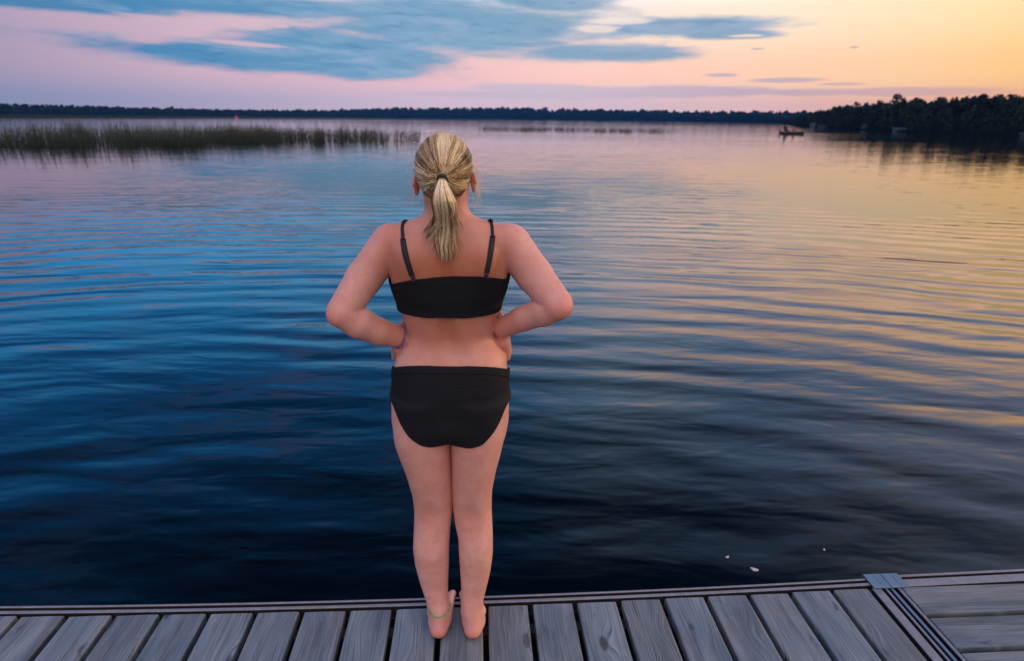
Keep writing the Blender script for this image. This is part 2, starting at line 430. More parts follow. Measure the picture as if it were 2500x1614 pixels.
def bar(mb, c0, c1, a0, a1, z0, z1, ch=0.0015):
    """straight bar running along the boards"""
    V = []; F = []; n = 6
    for a in (a0, a1):
        for (c_, z) in ((c0, z0), (c0, z1 - ch), (c0 + ch, z1), (c1 - ch, z1), (c1, z1 - ch), (c1, z0)): V.append((c_, a, z))
    for k in range(n): F.append([k, (k + 1) % n, n + (k + 1) % n, n + k])
    F.append(list(range(n))[::-1]); F.append([n + k for k in range(n)])
    mb.add(V, F)

dock = empty('floating_dock', (0, 0, 0), -YAW)
tag(dock, 'long grey plank dock the girl stands on, boards pointing out to the lake', 'dock')
mb = MB(); k = 0
for i in range(-52, 9):
    c1 = 0.165 + 0.1515 * i; c0 = c1 - 0.1330
    if i == 8: c1 = 1.366
    e = edge_at((c0 + c1) / 2) - 0.0435
    plank(mb, c0, c1, -2.2, e, 10 + k, 'a'); k += 1
mb.build('decking', m_wood, dock, attrs={'grain': ('FLOAT_VECTOR', mb.A)})
csL = [-8 + 0.25 * i for i in range(38)] + [1.384]
mb = MB(); rail(mb, csL, -0.0075, 0.0, -0.0015, 0.002); mb.build('outer_rail', m_alu, dock)
mb = MB(); rail(mb, csL, -0.0325, -0.0205, -0.0015, 0.0015); mb.build('inner_rail', m_alu, dock)
mb = MB(); rail(mb, csL, -0.0380, -0.0015, -0.13, -0.046); rail(mb, csL, -0.0070, -0.0006, -0.0459, -0.0019); rail(mb, csL, -0.0320, -0.0210, -0.0459, -0.0019); mb.build('rail_channel', m_dark, dock)  # thin upper strips are added to darken the grooves beside the rails
mb = MB(); bar(mb, 1.381, 1.4135, -2.2, 1.664, -0.0015, 0.0015); mb.build('side_trim', m_alu, dock)
mb = MB(); bar(mb, 1.4265, 1.4355, -2.2, 1.70, -0.0015, 0.0015); mb.build('side_rail', m_alu, dock)
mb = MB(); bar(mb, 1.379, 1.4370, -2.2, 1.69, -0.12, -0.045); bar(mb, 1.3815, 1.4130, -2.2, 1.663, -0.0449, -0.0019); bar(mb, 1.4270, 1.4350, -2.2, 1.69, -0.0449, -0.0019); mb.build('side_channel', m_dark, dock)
mb = MB()
for a in (1.56, 0.9, 0.2, -0.6, -1.4): rail(mb, [-8, -4, -2, 0, 1.37], a - 1.692, a - 1.692 + 0.04, -0.14, -0.036)
mb.build('joist', m_dark, dock)
mb = MB()
for c_ in (-6.6, -4.2, -1.8, 0.6): mb.box((c_ - 0.5, -2.0, WZ - 0.15), (c_ + 0.5, 1.3, -0.142))
mb.build('float_drum', m_float, dock)

def plate(mb, c0, c1):
    e = edge_at(1.45); a0, a1 = e - 0.056, e + 0.012
    z0, z1 = 0.0035, 0.0085; ch = 0.0012
    V = [(c0, a0, z0), (c1, a0, z0), (c1, a1, z0), (c0, a1, z0), (c0, a0, z1 - ch), (c1, a0, z1 - ch), (c1, a1, z1 - ch), (c0, a1, z1 - ch),
         (c0 + ch, a0 + ch, z1), (c1 - ch, a0 + ch, z1), (c1 - ch, a1 - ch, z1), (c0 + ch, a1 - ch, z1)]
    F = [(0, 3, 2, 1), (0, 1, 5, 4), (1, 2, 6, 5), (2, 3, 7, 6), (3, 0, 4, 7), (4, 5, 9, 8), (5, 6, 10, 9), (6, 7, 11, 10), (7, 4, 8, 11), (8, 9, 10, 11)]
    mb.add(V, F)
    mb.box((c0, a1 - 0.006, -0.06), (c1, a1 + 0.0015, z0))
    cm = (c0 + c1) / 2 + 0.004
    mb.box((cm, a0 + 0.018, z1 - 0.0005), (cm + 0.0016, a1 - 0.012, z1 + 0.0009))
mb = MB(); plate(mb, 1.384, 1.4472); mb.build('connector_plate', m_plate, dock)

dock2 = empty('floating_dock', (0, 0, 0), -YAW)
tag(dock2, 'dock section at the lower right corner whose boards run sideways beyond the metal connector', 'dock')
mb = MB()
csR = [1.512 + 0.25 * i for i in range(22)]
E2 = edge_at(2.0) - 0.002
a = E2 - 0.070
for i in range(26):
    plank(mb, 1.4888, 6.9, a - 0.1215, a, 200 + i, 'c'); a -= 0.1400
mb.build('decking', m_wood, dock2, attrs={'grain': ('FLOAT_VECTOR', mb.A)})
def edge2(mb, o0, o1, z0, z1, c0=1.512):
    V = []; bar2 = [(o0, z0), (o0, z1 - .0015), (o0 + .0015, z1), (o1 - .0015, z1), (o1, z1 - .0015), (o1, z0)]; F = []
    for c_ in (c0, 6.9):
        for (q, z) in bar2: V.append((c_, E2 + q + (c_ - 2.0) * 0.02, z))
    for k in range(6): F.append([k, (k + 1) % 6, 6 + (k + 1) % 6, 6 + k][::-1])
    F.append(list(range(6))); F.append([6 + k for k in range(6)][::-1])
    mb.add(V, F)
mb = MB(); edge2(mb, -0.010, 0.0, -0.0015, 0.002); mb.build('outer_rail', m_alu, dock2)
mb = MB(); edge2(mb, -0.057, -0.0225, -0.0015, 0.0015); mb.build('front_trim', m_alu, dock2)
mb = MB(); edge2(mb, -0.064, -0.0015, -0.13, -0.0455); edge2(mb, -0.0095, -0.0006, -0.0454, -0.0019); edge2(mb, -0.0565, -0.0230, -0.0454, -0.0019); mb.build('rail_channel', m_dark, dock2)
mb = MB(); bar(mb, 1.4460, 1.4570, -2.2, 1.70, -0.0015, 0.0015); mb.build('side_rail', m_plate, dock2)
mb = MB(); bar(mb, 1.4725, 1.4830, -2.2, 1.672, -0.0015, 0.002); mb.build('side_trim', m_alu, dock2)
mb = MB(); bar(mb, 1.4445, 1.4860, -2.2, 1.67, -0.12, -0.045); bar(mb, 1.4465, 1.4565, -2.2, 1.67, -0.0449, -0.0019); bar(mb, 1.4730, 1.4825, -2.2, 1.67, -0.0449, -0.0019); mb.build('side_channel', m_dark, dock2)
mb = MB()
for c_ in (1.56, 2.4, 3.6, 4.8): bar(mb, c_, c_ + 0.05, -2.0, 1.62, -0.14, -0.037)
mb.build('joist', m_dark, dock2)
mb = MB()
for c_ in (2.3, 4.6): mb.box((c_ - 0.5, -2.0, WZ - 0.15), (c_ + 0.5, 1.3, -0.142))
mb.build('float_drum', m_float, dock2)
mb = MB(); plate(mb, 1.4492, 1.512); mb.build('connector_plate', m_plate, dock2)

#SECTION_PERSON
# ------------------------------------------------------------------ implicit-surface modelling tools
def smin(a, b_, k):
    h = np.maximum(k - np.abs(a - b_), 0.0) / k
    return np.minimum(a, b_) - h * h * k * 0.25
def smax(a, b_, k): return -smin(-a, -b_, k)
def cap(P, a, b_, ra, rb):
    a = np.array(a, float); b_ = np.array(b_, float); ab = b_ - a; L = float(ab @ ab)
    px, py, pz = P[0] - a[0], P[1] - a[1], P[2] - a[2]
    t = np.clip((px * ab[0] + py * ab[1] + pz * ab[2]) / L, 0, 1)
    return np.sqrt((px - t * ab[0]) ** 2 + (py - t * ab[1]) ** 2 + (pz - t * ab[2]) ** 2) - (ra + (rb - ra) * t)
def chain(P, pts, k=0.004):
    d = None
    for p, q in zip(pts[:-1], pts[1:]):
        e = cap(P, p[:3], q[:3], p[3], q[3]); d = e if d is None else smin(d, e, k)
    return d
def ellf(P, c, r):
    rho = np.sqrt(((P[0] - c[0]) / r[0]) ** 2 + ((P[1] - c[1]) / r[1]) ** 2 + ((P[2] - c[2]) / r[2]) ** 2)
    return (rho - 1) * min(r)
class Loft:
    def __init__(s, rows, sig=0.006):
        rows = sorted(rows); A = np.array(rows, float)
        s.z = np.arange(A[0, 0] - 0.04, A[-1, 0] + 0.04, 0.001)
        s.c = [np.interp(s.z, A[:, 0], A[:, i]) for i in range(1, A.shape[1])]
        g = np.exp(-0.5 * (np.arange(-20, 21) * 0.001 / sig) ** 2); g /= g.sum()
        s.c = [np.convolve(np.pad(q, 20, mode='edge'), g, 'valid') for q in s.c]
        s.lo, s.hi = A[0, 0], A[-1, 0]
    def at(s, z): return [np.interp(z, s.z, q) for q in s.c]
    def __call__(s, P, groove=0.0):
        x, y, z = P
        xc, hw, yb, yf, n = s.at(z)
        yc = (yb + yf) / 2
        by = (yf - yb) / 2
        if groove: by = np.where(y < yc, by - groove * (np.exp(-((x - xc) / 0.020) ** 2) - .45 * np.exp(-((np.abs(x - xc) - .050) / .026) ** 2)) * np.clip((z - .93) / .06, 0, 1) * np.clip((1.27 - z) / .08, 0, 1), by)
        rho = ((np.abs(x - xc) / hw) ** n + (np.abs(y - yc) / by) ** n) ** (1 / n)
        d = (rho - 1) * np.minimum(hw, by)
        return smax(d, np.maximum(s.lo - z, z - s.hi), 0.012)

torso = Loft([(.69, -.172, .135, 1.52, 1.645, 2.2), (.73, -.172, .158, 1.498, 1.672, 2.3), (.79, -.172, .160, 1.487, 1.69, 2.3), (.84, -.172, .160, 1.487, 1.70, 2.3),
              (.890, -.170, .1570, 1.494, 1.706, 2.3), (.903, -.170, .1565, 1.496, 1.706, 2.3), (.920, -.168, .1515, 1.500, 1.705, 2.3), (.936, -.168, .143, 1.506, 1.705, 2.3), (.958, -.168, .132, 1.515, 1.70, 2.3), (.985, -.169, .120, 1.522, 1.695, 2.3),
              (1.01, -.170, .122, 1.522, 1.69, 2.3), (1.03, -.171, .127, 1.520, 1.69, 2.3), (1.06, -.171, .134, 1.515, 1.695, 2.3), (1.085, -.170, .141, 1.510, 1.70, 2.3),
              (1.11, -.169, .148, 1.505, 1.70, 2.6), (1.146, -.168, .155, 1.500, 1.70, 2.9), (1.19, -.168, .160, 1.497, 1.695, 2.9), (1.23, -.167, .160, 1.500, 1.68, 2.7),
              (1.26, -.166, .152, 1.508, 1.66, 2.3), (1.28, -.166, .138, 1.518, 1.645, 2.2), (1.292, -.167, .117, 1.524, 1.635, 2.1), (1.302, -.167, .088, 1.526, 1.628, 2.0),
              (1.315, -.168, .062, 1.526, 1.62, 2.0), (1.335, -.169, .0545, 1.522, 1.615, 2.0), (1.36, -.170, .053, 1.516, 1.615, 2.0), (1.40, -.172, .050, 1.515, 1.61, 2.0)], 0.005)
YB = [(.80, 1.495, 1.675), (.70, 1.492, 1.67), (.66, 1.495, 1.665), (.563, 1.505, 1.655), (.48, 1.520, 1.645), (.42, 1.525, 1.638), (.37, 1.514, 1.63), (.304, 1.501, 1.622),
      (.248, 1.508, 1.612), (.18, 1.515, 1.598), (.12, 1.512, 1.586), (.09, 1.502, 1.588), (.06, 1.496, 1.598), (.03, 1.494, 1.60)]
YB.sort()
def legrows(rows):
    z_ = [r[0] for r in YB]
    return [(z, xc, hw, float(np.interp(z, z_, [r[1] for r in YB])), float(np.interp(z, z_, [r[2] for r in YB])), 2.1) for z, xc, hw in rows]
legL = Loft(legrows([(.80, -.250, .082), (.70, -.2545, .083), (.66, -.2545, .081), (.61, -.2475, .0745), (.563, -.2405, .0675), (.48, -.2325, .0595), (.42, -.2315, .0575), (.37, -.236, .055), (.304, -.2405, .0545),
                     (.248, -.239, .052), (.18, -.2345, .0435), (.12, -.226, .0345), (.09, -.220, .0325), (.06, -.219, .0275), (.025, -.219, .0235)]), 0.012)
legR = Loft(legrows([(.80, -.095, .080), (.70, -.0935, .080), (.66, -.0975, .0755), (.61, -.1025, .0705), (.576, -.107, .066), (.495, -.114, .0595), (.44, -.1145, .0585), (.39, -.1105, .057), (.34, -.104, .0525),
                     (.285, -.103, .052), (.217, -.1055, .0465), (.147, -.1115, .0375), (.106, -.1160, .0335), (.09, -.116, .0325), (.06, -.112, .0275), (.025, -.112, .0235)]), 0.012)

def foot(P, s):
    if s < 0:
        ball = [((-.210, 1.55, .04, .027), (-.199, 1.648, .018, .017)), ((-.219, 1.555, .045, .030), (-.224, 1.642, .018, .017)), ((-.228, 1.545, .034, .026), (-.249, 1.626, .015, .0145))]
        heel = ((-.2195, 1.517, .026, .0245), (-.2185, 1.55, .045, .028))
        toes = [((-.198, 1.652), (-.193, 1.688), .0135, .0125), ((-.214, 1.655), (-.211, 1.690), .0098, .0085), ((-.227, 1.650), (-.226, 1.682), .009, .008), ((-.239, 1.643), (-.239, 1.671), .0085, .0078), ((-.250, 1.632), (-.252, 1.657), .0085, .0078)]
    else:
        ball = [((-.122, 1.55, .04, .027), (-.146, 1.648, .018, .017)), ((-.112, 1.555, .045, .030), (-.122, 1.642, .018, .017)), ((-.102, 1.545, .034, .026), (-.097, 1.622, .015, .0145))]
        heel = ((-.112, 1.517, .026, .0245), (-.113, 1.55, .045, .028))
        toes = [((-.149, 1.652), (-.158, 1.688), .0135, .0125), ((-.133, 1.655), (-.139, 1.690), .0098, .0085), ((-.120, 1.650), (-.124, 1.682), .009, .008), ((-.107, 1.643), (-.110, 1.671), .0085, .0078), ((-.096, 1.632), (-.097, 1.657), .0085, .0078)]
    d = cap(P, heel[0][:3], heel[1][:3], heel[0][3], heel[1][3])
    for a, b_ in ball: d = smin(d, cap(P, a[:3], b_[:3], a[3], b_[3]), 0.014)
    cx = heel[0][0]
    d = smin(d, ellf(P, (cx - .031, 1.548, .072), (.008, .012, .011)), 0.012)
    d = smin(d, ellf(P, (cx + .031, 1.548, .072), (.008, .012, .011)), 0.012)
    for i, (a, b_, ra, rb) in enumerate(toes):
        m = ((a[0] + b_[0]) / 2, (a[1] + b_[1]) / 2, ra + .004)
        t = smin(cap(P, (*a, ra + .001), m, ra, ra * .93), cap(P, m, (*b_, rb - .001), ra * .93, rb), 0.003)
        d = smin(d, t, 0.004)
    return smax(d, 0.0005 - P[2], 0.004)

def yfr(x, z):
    xc, hw, yb, yf, n = [float(q) for q in torso.at(z)]
    return (yb + yf) / 2 + (yf - yb) / 2 * max(0.0, 1 - (abs(x - xc) / hw) ** n) ** (1 / n)

ARM = {-1: dict(up=[(-.320, 1.586, 1.236, .051), (-.388, 1.562, 1.150, .0465), (-.437, 1.515, 1.074, .0405)],
               fo=[(-.438, 1.513, 1.070, .0405), (-.403, 1.53, 1.037, .0415), (-.362, 1.56, 1.003, .037), (-.309, 1.592, .976, .0300)],
               tip=(-.446, 1.500, 1.064), K=[(-.324, .952), (-.330, .933), (-.334, .914), (-.333, .896)], wr=(-.311, 1.598, .968), dx=1),
       1: dict(up=[(-.006, 1.586, 1.238, .053), (.056, 1.562, 1.163, .0470), (.114, 1.515, 1.098, .0415)],
               fo=[(.115, 1.513, 1.096, .0405), (.083, 1.53, 1.074, .0385), (.030, 1.56, 1.044, .0335), (-.026, 1.592, 1.006, .0275)],
               tip=(.123, 1.500, 1.092), K=[(-.020, .957), (-.015, .938), (-.012, .919), (-.015, .900)], wr=(-.026, 1.598, .990), dx=-1)}
def hand(P, s):
    A = ARM[s]; d = None; wr = A['wr']
    for i, (kx, kz) in enumerate(A['K']):
        st = (wr[0] - .001 * i * A['dx'], wr[1] + .002, wr[2] - 0.0105 * i)
        e = cap(P, st, (kx, 1.652 - .003 * i, kz), .0165, .0125); d = e if d is None else smin(d, e, 0.010)
    for i, (kx, kz) in enumerate(A['K']):
        r = (.0088, .0092, .0088, .0078)[i]
        xs = [kx, kx + A['dx'] * .020, kx + A['dx'] * .042, kx + A['dx'] * (.060 if i != 3 else .052)]
        pts = [(kx, 1.652 - .003 * i, kz)]
        for j, x in enumerate(xs[1:]):
            z = kz - .004 * (j + 1)
            y = max(yfr(x, z) + r * 0.9, 1.655 if j == 0 else 0)
            pts.append((x, y, z))
        pts = [(*q, r * (1.18, 1.0, .97, .85)[j]) for j, q in enumerate(pts)]
        d = smin(d, chain(P, pts, 0.003), 0.0035)
    # thumb leaves the side of the palm near the wrist and lies up along the waist
    t0 = (wr[0], wr[1] + .010, wr[2] + .006, .0135)
    t1 = (wr[0] + A['dx'] * .002, 1.640, wr[2] + .024, .0115); t2 = (wr[0] + A['dx'] * .012, 1.668, wr[2] + .034, .0098); t3 = (wr[0] + A['dx'] * .026, max(1.684, yfr(wr[0] + A['dx'] * .026, wr[2] + .034) + .006), wr[2] + .036, .0080)
    return smin(d, chain(P, [t0, t1, t2, t3], 0.004), 0.007)
HC = (-.172, 1.56, 1.430)
def head(P):
    x, y, z = P
    d = ellf(P, HC, (.0660, .0875, .0775))
    d = smin(d, ellf(P, (-.172, 1.596, 1.372), (.0515, .058, .056)), 0.03)
    d = smin(d, cap(P, (-.178, 1.632, 1.328), (-.166, 1.632, 1.328), .0155, .0155), 0.03)
    d = smin(d, cap(P, (-.205, 1.632, 1.385), (-.139, 1.632, 1.385), .017, .017), 0.02)
    d = smin(d, cap(P, (-.200, 1.640, 1.424), (-.144, 1.640, 1.424), .0065, .0065), 0.02)
    for s in (-1, 1): d = smax(d, -ellf(P, (-.172 + s * .030, 1.662, 1.405), (.015, .012, .010)), 0.012)
    d = smin(d, cap(P, (-.172, 1.650, 1.412), (-.172, 1.667, 1.380), .006, .0095), 0.008)
    for s in (-1, 1): d = smin(d, ellf(P, (-.172 + s * .0105, 1.658, 1.376), (.007, .009, .006)), 0.005)
    for s in (-1, 1): d = smin(d, ellf(P, (-.172 + s * .030, 1.6445, 1.4115), (.0135, .006, .0035)), 0.003)
    d = smin(d, cap(P, (-.188, 1.645, 1.352), (-.172, 1.653, 1.354), .003, .0045), 0.005)
    d = smin(d, cap(P, (-.156, 1.645, 1.352), (-.172, 1.653, 1.354), .003, .0045), 0.005)
    d = smin(d, cap(P, (-.183, 1.648, 1.345), (-.161, 1.648, 1.345), .0045, .0045), 0.004)
    return d
def ear(P, s):
    x, y, z = P
    zc = 1.387 if s < 0 else 1.396; xc = HC[0] + s * .0715
    # tilt so that the rim stands off the head towards the back
    yy = y - 1.574; xx = (x - xc) * s
    u = xx * math.cos(.45) + yy * math.sin(.45); v = -xx * math.sin(.45) + yy * math.cos(.45); w = z - zc - v * 0.15
    hwz = np.where(w > 0, .0285, .0265)
    vv = v / np.where(w > 0, .0175, .0125)
    d = (np.sqrt((u / .0062) ** 2 + vv ** 2 + (w / hwz) ** 2) - 1) * .0062
    inner = (np.sqrt(((u - .005) / .0048) ** 2 + ((v - .002) / .0115) ** 2 + ((w - .003) / .0195) ** 2) - 1) * .0048
    return smax(d, -inner, 0.003)

class Grid:
    def __init__(s, lo, hi, h):
        s.lo = np.array(lo); s.h = h
        n = np.ceil((np.array(hi) - s.lo) / h).astype(int) + 1
        s.ax = [s.lo[i] + h * np.arange(n[i]) for i in range(3)]
        s.F = np.full(n, 0.2, dtype=np.float32)
    def sub(s, lo, hi):
        sl = []
        for i in range(3):
            a = max(0, int((lo[i] - s.lo[i]) / s.h)); b_ = min(len(s.ax[i]), int((hi[i] - s.lo[i]) / s.h) + 2); sl.append(slice(a, b_))
        P = (s.ax[0][sl[0]][:, None, None], s.ax[1][sl[1]][None, :, None], s.ax[2][sl[2]][None, None, :])
        return tuple(sl), P
    def join(s, fn, lo, hi, k):
        sl, P = s.sub(lo, hi); f = fn(P)
        kk = k(P) if callable(k) else k
        s.F[sl] = smin(s.F[sl], f, kk).astype(np.float32)

def surface_nets(F, lo, h):
    S_ = F < 0; nx, ny, nz = F.shape
    cells = np.zeros((nx - 1, ny - 1, nz - 1), dtype=np.int8)
    offs = [(i, j, k) for i in (0, 1) for j in (0, 1) for k in (0, 1)]
    for i, j, k in offs: cells += S_[i:nx - 1 + i, j:ny - 1 + j, k:nz - 1 + k]
    act = np.argwhere((cells > 0) & (cells < 8))
    vid = np.full(cells.shape, -1, dtype=np.int32); vid[tuple(act.T)] = np.arange(len(act))
    acc = np.zeros((len(act), 3)); cnt = np.zeros(len(act))
    for a in offs:
        for ax in range(3):
            if a[ax]: continue
            b_ = list(a); b_[ax] = 1
            fa = F[act[:, 0] + a[0], act[:, 1] + a[1], act[:, 2] + a[2]]; fb = F[act[:, 0] + b_[0], act[:, 1] + b_[1], act[:, 2] + b_[2]]
            m = (fa < 0) != (fb < 0)
            t = np.where(m, fa / np.where(m, fa - fb, 1), 0)
            p = np.array(a, float)[None, :].repeat(len(act), 0); p[:, ax] += t
            acc[m] += p[m]; cnt[m] += 1
    V = (act + acc / cnt[:, None]) * h + lo
    Q = []
    for ax in range(3):
        o1, o2 = [(1, 2), (2, 0), (0, 1)][ax]
        sl0 = [slice(None)] * 3; sl1 = [slice(None)] * 3; sl0[ax] = slice(0, -1); sl1[ax] = slice(1, None)
        A = S_[tuple(sl0)]; B_ = S_[tuple(sl1)]
        for val in (True, False):
            e = np.argwhere((A == val) & (B_ != val))
            e = e[(e[:, o1] > 0) & (e[:, o2] > 0) & (e[:, o1] < F.shape[o1] - 1) & (e[:, o2] < F.shape[o2] - 1)]
            def g(d1, d2):
                q = e.copy(); q[:, o1] -= d1; q[:, o2] -= d2; return vid[tuple(q.T)]
            q = np.stack([g(0, 0), g(1, 0), g(1, 1), g(0, 1)], 1)
            Q.append(q if val else q[:, ::-1])
    return V, np.concatenate(Q)

def clip_mesh(V, Q, s):
    """keep the part of a quad mesh where s > 0, cutting exactly along s = 0"""
    keep = (s[Q] > 0); allin = keep.all(1); part = keep.any(1) & ~allin
    V = [tuple(v) for v in V]; F = [list(f) for f in Q[allin]]; ek = {}
    for f in Q[part]:
        poly = []
        for i in range(4):
            a, b_ = int(f[i]), int(f[(i + 1) % 4]); sa, sb = s[a], s[b_]
            if sa > 0: poly.append(a)
            if (sa > 0) != (sb > 0):
                key = (min(a, b_), max(a, b_))
                if key not in ek:
                    t = sa / (sa - sb); va, vb = V[a], V[b_]
                    V.append(tuple(va[q] + (vb[q] - va[q]) * t for q in range(3))); ek[key] = len(V) - 1
                poly.append(ek[key])
        if len(poly) >= 3: F.append(poly)
    used = sorted({i for f in F for i in f}); mp = {u_: i for i, u_ in enumerate(used)}
    return [V[u_] for u_ in used], [[mp[i] for i in f] for f in F]

def shell(name, field, lo, hi, h, cut, mat, parent, th=0.0022):
    g = Grid(lo, hi, h); sl, P = g.sub(lo, hi); g.F[sl] = field(P)
    V, Q = surface_nets(g.F, g.lo, h)
    V2, F2 = clip_mesh(V, Q, cut(V[:, 0], V[:, 1], V[:, 2]))
    ob = mesh_obj(name, V2, F2, mat, parent)
    sm = ob.modifiers.new('smooth', 'SMOOTH'); sm.factor = 0.4; sm.iterations = 2
    so = ob.modifiers.new('thickness', 'SOLIDIFY'); so.thickness = th; so.offset = -1
    return ob

# ------------------------------------------------------------------ materials of the figure
m_skin, b, p, o = material('skin')
oc = b.n('ShaderNodeTexCoord').outputs['Object']
at = b.n('ShaderNodeAttribute'); at.attribute_name = 'flush'
tn = b.n('ShaderNodeAttribute'); tn.attribute_name = 'tan'  # real tan, plus shading painted in behind the knees
mot = b.noise(oc, 16, 4, 0.6); fine = b.noise(oc, 240, 3, 0.6); mid = b.noise(oc, 60, 3, 0.6)
sk = b.mix(b.ss(mot, 0.3, 0.7), (0.68, 0.350, 0.285, 1), (0.77, 0.440, 0.370, 1))
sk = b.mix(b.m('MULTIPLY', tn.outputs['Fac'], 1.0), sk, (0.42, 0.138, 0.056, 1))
sk = b.mix(b.m('MULTIPLY', at.outputs['Fac'], 0.85), sk, (0.66, 0.150, 0.105, 1))
sk = b.mix(b.m('MULTIPLY', b.ss(mid, 0.5, 0.7), 0.28), sk, (0.56, 0.25, 0.19, 1))
sk = b.mix(b.m('MULTIPLY', b.ss(fine, 0.45, 0.8), 0.28), sk, (0.42, 0.20, 0.14, 1))
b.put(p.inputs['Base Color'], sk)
p.inputs['Roughness'].default_value = 0.52
p.inputs['Subsurface Weight'].default_value = 0.18
p.inputs['Subsurface Radius'].default_value = (1.0, 0.35, 0.18)
p.inputs['Subsurface Scale'].default_value = 0.008
p.inputs['Specular IOR Level'].default_value = 0.35
bp = b.n('ShaderNodeBump'); bp.inputs['Strength'].default_value = 0.5; bp.inputs['Distance'].default_value = 0.0006
b.put(bp.inputs['Height'], b.m('ADD', fine, mid)); b.put(p.inputs['Normal'], bp.outputs[0])

def fabric(name, ribs, wr):
    m, b, p, o = material(name)
    oc = b.n('ShaderNodeTexCoord').outputs['Object']; x, y, z = b.sep(oc)
    ang = b.m('ARCTAN2', b.m('ADD', x, 0.171), b.m('SUBTRACT', 1.60, y))
    rib = b.m('SINE', b.m('MULTIPLY', ang, ribs))
    nn = b.noise(oc, 90, 3, 0.6)
    fold = b.noise(b.mapv(oc, rot=(0, R(14), 0), sc=(9, 9, 42)), 1.0, 3, 0.55, 0.4)
    side = b.ss(b.m('ABSOLUTE', b.m('ADD', x, 0.171)), 0.02, 0.13)
    p.inputs['Base Color'].default_value = (0.012, 0.012, 0.015, 1)
    colr = b.mix(b.ss(rib, -0.6, 0.9), (0.0098, 0.0120, 0.0155, 1), (0.0104, 0.0126, 0.0162, 1))
    b.put(p.inputs['Base Color'], colr)
    p.inputs['Roughness'].default_value = 0.72
    p.inputs['Specular IOR Level'].default_value = 0.16
    h = b.m('ADD', b.m('MULTIPLY', rib, 0.00006), b.m('MULTIPLY', nn, 0.0002))
    h = b.m('ADD', h, b.m('MULTIPLY', b.m('MULTIPLY', b.ss(fold, 0.42, 0.68), side), wr))
    bp = b.n('ShaderNodeBump'); bp.inputs['Strength'].default_value = 1.0; bp.inputs['Distance'].default_value = 1.0
    b.put(bp.inputs['Height'], h); b.put(p.inputs['Normal'], bp.outputs[0])
    return m
m_fab = fabric('black_ribbed_swim_fabric', 150, 0.0007)
m_band = simple('black_elastic', (0.005, 0.006, 0.008), 0.7, 0, 0.2, 200, 0.0005)
m_metal_dk = simple('dark_slider_metal', (0.06, 0.06, 0.07), 0.3, 0.8, 0.1)

m_hair, b, p, o = material('blonde_hair')
at = b.n('ShaderNodeAttribute'); at.attribute_name = 'tone'
b.put(p.inputs['Base Color'], b.ramp(at.outputs['Fac'], [(0.0, (0.055, 0.032, 0.018, 1)), (0.3, (0.20, 0.125, 0.060, 1)), (0.62, (0.55, 0.385, 0.165, 1)), (1.0, (0.93, 0.80, 0.50, 1))], 'LINEAR'))
p.inputs['Roughness'].default_value = 0.38
p.inputs['Specular IOR Level'].default_value = 0.6
m_tie = simple('black_hair_elastic', (0.008, 0.012, 0.016), 0.55, 0, 0.2, 300, 0.001)

# ------------------------------------------------------------------ the girl
girl = empty('person', (-.171, 1.58, 0.0))
tag(girl, 'blonde girl in black swimwear seen from behind, standing with hands on hips on the dock', 'person')
OFF = np.array([-.171, 1.58, 0.0])
G = Grid((-.515, 1.43, -.006), (.185, 1.76, 1.53), 0.0030)
G.join(lambda P: torso(P, 0.0110), (-.35, 1.46, .66), (.02, 1.73, 1.42), 0.001)
# the two shoulder blades, very soft
for s in (-1, 1): G.join(lambda P: ellf(P, (-.168 + s * .082, 1.5235, 1.205), (.038, .0295, .050)), (-.30, 1.47, 1.12), (-.03, 1.60, 1.29), 0.02)
G.join(head, (-.26, 1.46, 1.29), (-.08, 1.70, 1.53), 0.016)
def like(zmax):
    g = Grid.__new__(Grid); g.lo = G.lo; g.h = G.h; nz = int((zmax - G.lo[2]) / G.h)
    g.ax = [G.ax[0], G.ax[1], G.ax[2][:nz]]; g.F = np.full([len(a) for a in g.ax], 0.2, dtype=np.float32); return g
gl = like(0.83)
for fn, s in ((legL, -1), (legR, 1)):
    t = like(0.83)
    lo, hi = ((-.35, 1.47, -.01), (-.155, 1.72, .83)) if s < 0 else ((-.185, 1.47, -.01), (.005, 1.72, .83))
    t.join(fn, lo, hi, 0.001)
    t.join(lambda P: foot(P, s), (-.28 if s < 0 else -.185, 1.47, -.01), (-.165 if s < 0 else -.06, 1.72, .12), 0.020)
    kx = -.2315 if s < 0 else -.1135
    sl, P = t.sub((kx - .05, 1.47, .37), (kx + .05, 1.56, .52)); t.F[sl] = smax(t.F[sl], -ellf(P, (kx, 1.503, .447), (.020, .0215, .030)), 0.022)
    gl.F = smin(gl.F, t.F, 0.0012)
nz_ = gl.F.shape[2]
G.F[:, :, :nz_] = smin(G.F[:, :, :nz_], gl.F, 0.022).astype(np.float32)
del gl, t
for s in (-1, 1):
    A = ARM[s]
    bx = (-.515, -.24) if s < 0 else (-.10, .185)
    G.join(lambda P: chain(P, A['up'], 0.01), (bx[0], 1.44, 1.0), (bx[1], 1.66, 1.30), lambda P: np.interp(P[2], [1.17, 1.215, 1.25, 1.28], [.004, .008, .022, .03]) + 0 * P[0] + 0 * P[1])
    def fore(P):
        d = chain(P, A['fo'], 0.008)
        d = smin(d, ellf(P, A['tip'], (.027, .026, .025)), 0.010)
        return smin(d, hand(P, s), 0.010)
    G.join(fore, (bx[0] if s < 0 else -.11, 1.44, .87), (bx[1] if s > 0 else -.23, 1.76, 1.15), lambda P: np.interp(np.abs(P[0] + .171), [.13, .19, .24, .30], [.0012, .0015, .0025, .003]) + 0 * P[1] + 0 * P[2])
